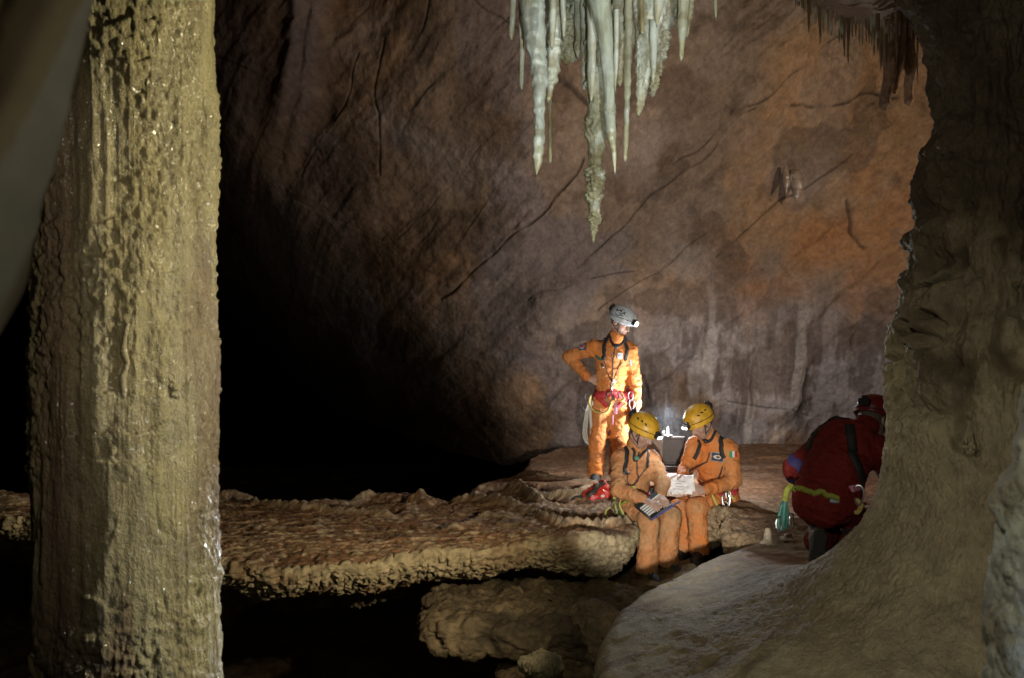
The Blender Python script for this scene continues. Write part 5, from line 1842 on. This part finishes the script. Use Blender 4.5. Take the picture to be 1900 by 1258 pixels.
ribbon(S, [P(1336, 808, 6.95), P(1337, 818, 6.82), P(1335, 832, 6.76), P(1339, 850, 6.74)], .040, M_black, 'shoulder_strap', root)
ribbon(S, [P(1296, 814, 6.95), P(1292, 828, 6.88), P(1288, 848, 6.86)], .034, M_black, 'shoulder_strap', root)
mb = MB()
mb.tube(np.concatenate([S.snap([P(1326, 800, 6.85), P(1322, 815, 6.78), P(1314, 824, 6.75)], .012), S.snap([P(1305, 826, 6.76), P(1298, 816, 6.82)], .012)]), .012, 8)
mb.build('neck_lamp_strap', M_black, root)
mb = MB()
mb.ball(S.snap([P(1307, 824, 6.76)], .02)[0], (.022, .018, .02), n=10)
mb.build('neck_lamp', M_plast, root)


def badge(x, y):
    e = np.hypot(x / .30, y / .22) < 1
    inner = np.hypot((x - .05) / .14, y / .1) < 1
    bord = (np.abs(x) > .44) | (np.abs(y) > .40)
    return np.where(inner, 0, np.where(e | (bord & (np.floor((x + y) * 26) % 2 == 0)), 1, 0))


patch(S, P(1325, 848, 6.75), (.05, 0, 1), .115, .085, 'name_patch', [M_navy, M_cream], root, 30, 20, badge)
patch(S, P(1361, 842, 6.76), (0, 0, 1), .070, .052, 'flag_patch', [M_pgreen, M_white, M_pred], root, 12, 6, lambda x, y: np.where(x < -.17, 0, np.where(x < .17, 1, 2)))
patch(S, P(1292, 868, 6.8), (0, 0, 1), .045, .045, 'chest_pocket', [M_pblue], root, 6, 6)
mb = MB()
mb.tube(S.snap([P(1334, 866, 6.74), P(1324, 874, 6.73), P(1313, 881, 6.74)], .006), .006, 6)
mb.build('cuff_strap', M_dark, root)
wb = ribbon(S, [P(1300, 905, 6.85), P(1325, 912, 6.8), P(1350, 910, 6.8), P(1366, 905, 6.95), P(1360, 900, 7.12), P(1330, 898, 7.2), P(1306, 900, 7.1)], .05, M_redweb, 'waist_harness', root, closed=True)
ribbon(S, [P(1360, 905, 6.8), P(1368, 915, 6.86)], .05, M_redweb, 'hip_tab', wb)
mb = MB()
for pts in ([(1316, 912, 6.72), (1322, 918, 6.68), (1330, 935, 6.66), (1338, 947, 6.66), (1350, 947, 6.68), (1354, 940, 6.7)],
            [(1352, 908, 6.75), (1356, 918, 6.72), (1362, 925, 6.72)]):
    mb.tube([P(*p) for p in pts], .010, 8)
mb.build('rope_lanyard', accent_m((.46, .46, .12)), wb)
krabs(wb, [(P(1348, 928, 6.68), frame((.1, -1, .2))[:, [1, 0, 2]], 1.4), (P(1352, 918, 6.7), frame((.5, -1, .2))[:, [1, 0, 2]], 1.1), (P(1346, 940, 6.67), frame((-.5, -1, .2))[:, [1, 0, 2]], 1.0)])
mb = MB()
mb.tube(S.snap([P(1310, 893, 6.75), P(1302, 898, 6.74), P(1293, 900, 6.75)], .012), .012, 8)
mb.build('waist_sling', M_yrope, root)

# ================================================================== kneeling caver, seen from behind at the right
J = J_of(dict(root=(1535, 1035, 5.1), pelvis=(1528, 922, 5.06), waist=(1545, 880, 5.12), chest=(1568, 832, 5.22), neck=(1603, 794, 5.36), head=(1620, 777, 5.42), hf=(.75, .60, -.30),
              shR=(1632, 835, 5.18), shL=(1530, 822, 5.34), elR=(1664, 900, 5.28), wrR=(1640, 935, 5.43), elL=(1474, 868, 5.40), wrL=(1500, 912, 5.62),
              hipR=(1566, 935, 5.06), hipL=(1508, 930, 5.12), knR=(1602, 995, 5.46), knL=(1535, 985, 5.54), anR=(1582, 1006, 5.10), anL=(1516, 1004, 5.14), toeR=(.1, .3, -.95), toeL=(.05, .3, -.95)), 5.1)
root, body, cov, S, R = person('kneeling caver in dark red coverall turned away beside the flowstone apron', J, baggy=1.12, legs=.80, fwd=(.6, .8, .0), seed=101, dustk=.10, suit=(.165, .015, .012), dust=np.array([.18, .03, .025]),
                               hands=(dict(s='R', f=(-.5, .6, -.5), b=(.7, -.1, .5), t=(-.2, 1, 0), c=(.5, .6, .4)), dict(s='L', f=(.4, .5, -.6), b=(-.6, -.1, .6), t=(.5, .5, .5), c=(.5, .6, .4))))
hel, lp, ld = helmet(root, J['head'], R, M_rshell, M_plast, lit=False)
for s in 'RL':
    boot(root, J['an' + s] + np.array([-.02, -.07, .035]), (-.10, .12, -1), (.06, .062, .05), (.07, .07, .06), up=(.25, .96, .12), shaft=.12)
ribbon(S, [P(1505, 835, 5.3), P(1528, 812, 5.3), P(1560, 798, 5.25), P(1592, 796, 5.25), P(1625, 804, 5.2)], .06, M_black, 'shoulder_strap', root)
ribbon(S, [P(1575, 790, 5.15), P(1584, 820, 5.0), P(1592, 860, 4.98), P(1598, 900, 5.02)], .06, M_black, 'back_strap', root)
ribbon(S, [P(1458, 905, 5.15), P(1464, 902, 5.05), P(1490, 906, 4.9), P(1530, 915, 4.86), P(1556, 924, 4.9)], .034, M_green, 'waist_sling', root, .008)
mb = MB()
for pts in ([(1468, 900, 4.96), (1461, 908, 4.95), (1457, 927, 4.97)],):
    mb.tube([P(*p) for p in pts], .020, 8)
mb.build('sling_end', M_green, root)
mb = MB()
mb.tube([P(1455, 928, 4.98), P(1448, 945, 4.98), P(1444, 972, 4.97), P(1452, 982, 4.96), P(1461, 970, 4.97), P(1460, 945, 4.98), P(1456, 928, 4.98)], .010, 8)
mb.tube([P(1457, 930, 4.97), P(1455, 950, 4.96), P(1453, 975, 4.96)], .016, 8)
mb.build('teal_sling', M_teal, root)
krabs(root, [(P(1446, 973, 4.95), frame((.4, -1, .1))[:, [1, 0, 2]], 1.0), (P(1469, 966, 4.97), frame((.8, -1, .1))[:, [1, 0, 2]], 1.0)])
El = Solid(J['elL'] - .16, J['elL'] + .16, .008)
El.cap(J['elL'] + nrm(J['shL'] - J['elL']) * .035, J['elL'] + nrm(J['wrL'] - J['elL']) * .045, .084, .088, .02)
El.wrinkle(.004, 20, 3)
El.build('elbow_pad', M_purple, root)
patch(S, P(1550, 932, 4.85), (0, 0, 1), .055, .026, 'seat_label', [M_pblue, M_white], root, 10, 5, lambda x, y: np.where(np.abs(y) < .15, 1, 0))
mb = MB()
mb.box(P(1585, 905, 4.96), (.045, .02, .02), frame((.7, -1, .3))[:, [1, 0, 2]], .006)
mb.build('hip_tab', M_pink, root)
krabs(root, [(P(1593, 918, 4.93), frame((-.4, -1, .1))[:, [1, 0, 2]], 1.3)])
mb = MB()
mb.tube([P(1585, 925, 4.95), P(1598, 935, 4.93), P(1590, 950, 4.95), P(1580, 940, 4.96)], .016, 8)
mb.build('rope_knot', M_yrope, root)


# ------------------------------------------------------------------ laptop on the middle caver's knees
def quad_frame(a, b, c):
    """origin a, x towards b, y towards c"""
    x = nrm(b - a)
    n = nrm(np.cross(x, c - a))
    return np.stack([x, np.cross(n, x), n], 1)


kc = (TY['knR'] + TY['knL']) / 2
c0 = P(1213, 937, 6.30)
# keyboard deck slopes down away from its user, towards the camera; the lid is folded right back
xl = nrm([.74, .56, .36])
yl = np.array([.72, -.51, -.46])
yl = nrm(yl - xl * (xl @ yl))
Rl = np.stack([-xl, yl, np.cross(-xl, yl)], 1)
root = empty('laptop', c0)
tag(root, 'open laptop with silver key rows and a blue edged screen on the typing caver', 'laptop')
mb = MB()
mb.box(c0, (.130, .088, .010), Rl, .004)
base = mb.build('base', M_plast, root)
mb = MB()
for r_ in range(5):
    for k in range(11):
        mb.box(c0 + Rl @ np.array([-.110 + .022 * k, -.040 + .021 * r_, .0125]), (.0095, .0075, .003), Rl, .0015)
mb.build('keyboard', M_white, base)
mb = MB()
mb.box(c0 + Rl @ np.array([0, -.070, .0115]), (.034, .012, .0015), Rl, .001)
mb.build('touchpad', M_steel, base)
mb = MB()
mb.box(c0 + Rl @ np.array([0, .084, .006]), (.132, .005, .008), Rl, .002)
mb.build('front_edge', M_white, base)
# screen folded far back beyond the keyboard
hx = c0 + Rl @ np.array([-.035, .094, .000])
ys = nrm(np.array([0, 0, CAMZ]) - hx)
xs_ = nrm(xl - ys * (xl @ ys) + np.array([.10, 0, 0]))
xs_ = nrm(xs_ - ys * (xs_ @ ys))
Rs = np.stack([-xs_, ys, np.cross(-xs_, ys)], 1)
mb = MB()
mb.box(hx + Rs[:, 1] * .075, (.135, .075, .006), Rs, .003)
scr = mb.build('screen', accent_m((.04, .05, .22)), root)
mb = MB()
mb.box(hx + Rs[:, 1] * .075 + Rs[:, 2] * .0065, (.122, .064, .001), Rs, .0005)
mb.build('display_panel', M_plast, scr)

# ------------------------------------------------------------------ papers in the right-hand caver's hands
pc = P(1263, 897, 6.60)


def sheet(c, R, wd, hg, seed, mat=M_paper, name='sheet', parent=None):
    n, m = 26, 22
    X, Y = np.meshgrid(np.linspace(-.5, .5, n), np.linspace(-.5, .5, m), indexing='ij')
    p = np.stack([X * 3, Y * 3, 0 * X], -1)
    Zc = .018 * fbm(p, 3, seed) + .014 * np.abs(X + .1 * Y) * 1.0 - .02 * Y ** 2 + .006 * np.abs(((X * 2 + Y) * 1.5) % 1 - .5)
    L = np.stack([X * wd, Y * hg, Zc], -1)
    V = c + L @ R.T
    n_ = R[:, 2]
    V2 = V - n_ * .0025
    A = np.concatenate([V, V2[:, ::-1]], 1)
    return grid_obj(name, A, mat, parent, False, True, None)


root = empty('paper_sheets', pc)
tag(root, 'crumpled white survey sheets held by the reading caver', 'papers')
Rp = frame((-.35, -.80, .52))
Rp = np.stack([-Rp[:, 1], Rp[:, 2], Rp[:, 0]], 1)
sheet(pc, Rp, .20, .165, 5, parent=root)
sheet(pc + np.array([.02, .012, -.006]), Rp @ np.array([[.98, -.2, 0], [.2, .98, 0], [0, 0, 1]]), .19, .15, 9, parent=root)
mb = MB()
for k in range(4):
    mb.box(pc + Rp @ np.array([-.01 + .01 * (k % 2), -.055 + .022 * k, .020 + .003 * k]), (.045 - .008 * (k % 3), .0018, .001), Rp, .0005)
mb.build('pencil_lines', plain('pencil_grey', (.4, .4, .42), .8), root)

# ------------------------------------------------------------------ equipment case with its lid open behind the two
M_case = plain('dark_brown_case', (.045, .032, .026), .5, 0, .3, 30)
M_board = plain('grey_brown_board', (.22, .17, .13), .6, 0, .2, 30)
cb = P(1232, 888, 7.6)
root = empty('equipment_case', cb)
tag(root, 'dark equipment case with raised lid standing between the seated cavers', 'case')
Rc = frame((-.25, -.97, 0))[:, [1, 0, 2]]
Rc = np.stack([nrm([.97, -.25, 0]), nrm([.25, .97, 0]), np.array([0, 0, 1.0])], 1)
mb = MB()
for (x, y, sx, sy) in ((0, -.13, .19, .008), (0, .13, .19, .008), (-.185, 0, .008, .125), (.185, 0, .008, .125)):
    mb.box(cb + Rc @ np.array([x, y, .07]), (sx, sy, .075), Rc, .004)
mb.box(cb + Rc @ np.array([0, 0, .006]), (.18, .125, .008), Rc, .003)
mb.build('base', M_case, root)
mb = MB()
mb.box(cb + Rc @ np.array([0, .135, .26]), (.175, .008, .125), Rc, .004)
for x in (-.18, .18):
    mb.box(cb + Rc @ np.array([x, .105, .26]), (.012, .04, .13), Rc, .004)
mb.box(cb + Rc @ np.array([0, .105, .385]), (.192, .04, .012), Rc, .004)
lid = mb.build('lid', M_case, root)
mb = MB()
mb.box(cb + Rc @ np.array([-.09, .060, .27]), (.075, .006, .10), Rc, .003)
mb.build('lid_panel', M_board, lid)
mb = MB()
mb.tube([cb + Rc @ np.array([-.05, -.142, .08]), cb + Rc @ np.array([-.04, -.165, .09]), cb + Rc @ np.array([.04, -.165, .09]), cb + Rc @ np.array([.05, -.142, .08])], .008, 8)
mb.build('handle', M_plast, root)

# small lit lamp standing on the edge of the lid: it back-lights the cavers
lc = cb + Rc @ np.array([.03, .105, .399])
root = empty('work_lamp', lc)
tag(root, 'small glowing white lamp on top of the open equipment case', 'lamp')
mb = MB()
mb.tube([lc, lc + [0, 0, .012], lc + [0, 0, .02]], [.05, .05, .02], 16, per=1)
mb.tube([lc + [-.045, 0, .012], lc + [-.045, 0, .03]], [.016, .012], 10, per=1)
mb.build('lamp_base', M_steel, root)
mb = MB()
mb.tube([lc + [0, 0, .018], lc + [0, 0, .03], lc + [0, 0, .075], lc + [0, 0, .085]], [.010, .013, .011, .003], 12, per=2)
mb.build('lamp_tube', M_glow, root)
mb = MB()
mb.tube([lc + [-.045, 0, .028], lc + [-.04, 0, .040], lc + [-.03, 0, .043]], [.010, .012, .004], 10, per=2)
mb.build('side_bulb', M_glow, root)
point('work_lamp_light', lc + np.array([.01, .05, .24]), 85, (.90, .95, 1.0), .02)

# box with pale lid and the white bags beside it
bx = P(1252, 902, 7.15)
root = empty('storage_box', bx)
tag(root, 'low dark storage box with a red rim behind the white papers', 'box')
mb = MB()
mb.box(bx + [0, 0, .045], (.13, .10, .05), Rc, .006)
mb.build('body', M_case, root)
mb = MB()
mb.box(bx + [0, 0, .099], (.135, .105, .006), Rc, .003)
mb.build('rim', accent_m((.30, .10, .08)), root)
S = Solid(P(1228, 880, 7.25) - .15, P(1228, 880, 7.25) + .15, .008)
S.ell(P(1228, 882, 7.25), (.055, .05, .045), None, .02)
S.cap(P(1222, 884, 7.25), P(1236, 880, 7.25), .03, .025, .02)
S.wrinkle(.012, 28, 4)
o = S.build('plastic_bag', plain('white_plastic', (.6, .58, .62), .35, 0, .1, 40))
tag(o, 'small crumpled white plastic bag beside the equipment case', 'bag')

# ------------------------------------------------------------------ red bag behind the typing caver
M_bag = plain('red_pvc', (.50, .035, .022), .38, 0, .2, 12, .002, .4)
bc = P(1108, 916, 7.15)
root = empty('caving_bag', P(1108, 938, 7.15))
tag(root, 'glossy red caving bag with dark strap lying behind the typing caver', 'bag')
S = Solid(bc - [.3, .3, .2], bc + [.3, .3, .22], .008)
S.cap(bc + [-.06, 0, -.045], bc + [.12, .02, -.03], .085, .095, .04, None, 1, (.014, 14), 3)
S.cap(bc + [-.02, 0, 0], bc + [.05, .03, .075], .07, .045, .05, None, 1, (.014, 16), 5)
S.wrinkle(.010, 13, 7)
bag = S.build('body', M_bag, root)
ribbon(S, [bc + [-.13, -.08, .0], bc + [-.05, -.10, .06], bc + [.0, -.06, .12], bc + [.05, -.02, .13]], .055, M_case, 'strap', root, .008)
ribbon(S, [bc + [-.12, -.10, -.06], bc + [0, -.13, -.06], bc + [.12, -.12, -.05]], .045, plain('grey_webbing', (.10, .09, .09), .6), 'base_band', root, .006)
mb = MB()
mb.tube([bc + [-.12, -.04, -.02], bc + [-.19, -.05, -.01], bc + [-.235, -.06, -.05], bc + [-.19, -.07, -.085], bc + [-.12, -.06, -.08]], .009, 8)
mb.build('carry_loop', M_black, root)
mb = MB()
mb.ball(bc + [.04, -.09, .0], (.018, .008, .014), n=8)
mb.build('buckle', M_white, root)


# breath and lamp mist hanging round the work lamp
me = MB()
me.ball((0, 0, 0), (.62, .42, .50), n=16)
M_mist = bpy.data.materials.new('mist')
M_mist.use_nodes = True
nt_ = M_mist.node_tree
nt_.nodes.remove(nt_.nodes['Principled BSDF'])
pv = nt_.nodes.new('ShaderNodeVolumePrincipled')
pv.inputs['Color'].default_value = (.8, .88, 1, 1)
tc_ = nt_.nodes.new('ShaderNodeTexCoord')
mp_ = nt_.nodes.new('ShaderNodeMapping')
mp_.inputs['Scale'].default_value = (1 / .6, 1 / .4, 1 / .48)
gr_ = nt_.nodes.new('ShaderNodeTexGradient'); gr_.gradient_type = 'QUADRATIC_SPHERE'
ml_ = nt_.nodes.new('ShaderNodeMath'); ml_.operation = 'MULTIPLY'; ml_.inputs[1].default_value = .07
nt_.links.new(tc_.outputs['Object'], mp_.inputs['Vector'])
nt_.links.new(mp_.outputs[0], gr_.inputs['Vector'])
nt_.links.new(gr_.outputs['Fac'], ml_.inputs[0])
nt_.links.new(ml_.outputs[0], pv.inputs['Density'])
nt_.links.new(pv.outputs[0], nt_.nodes['Material Output'].inputs['Volume'])
o = me.build('mist', M_mist)
o.location = [float(q) for q in P(1243, 822, 7.75)]
tag(o, 'thin bluish mist hanging round the lit lamp between the seated cavers', None, None, 'stuff')
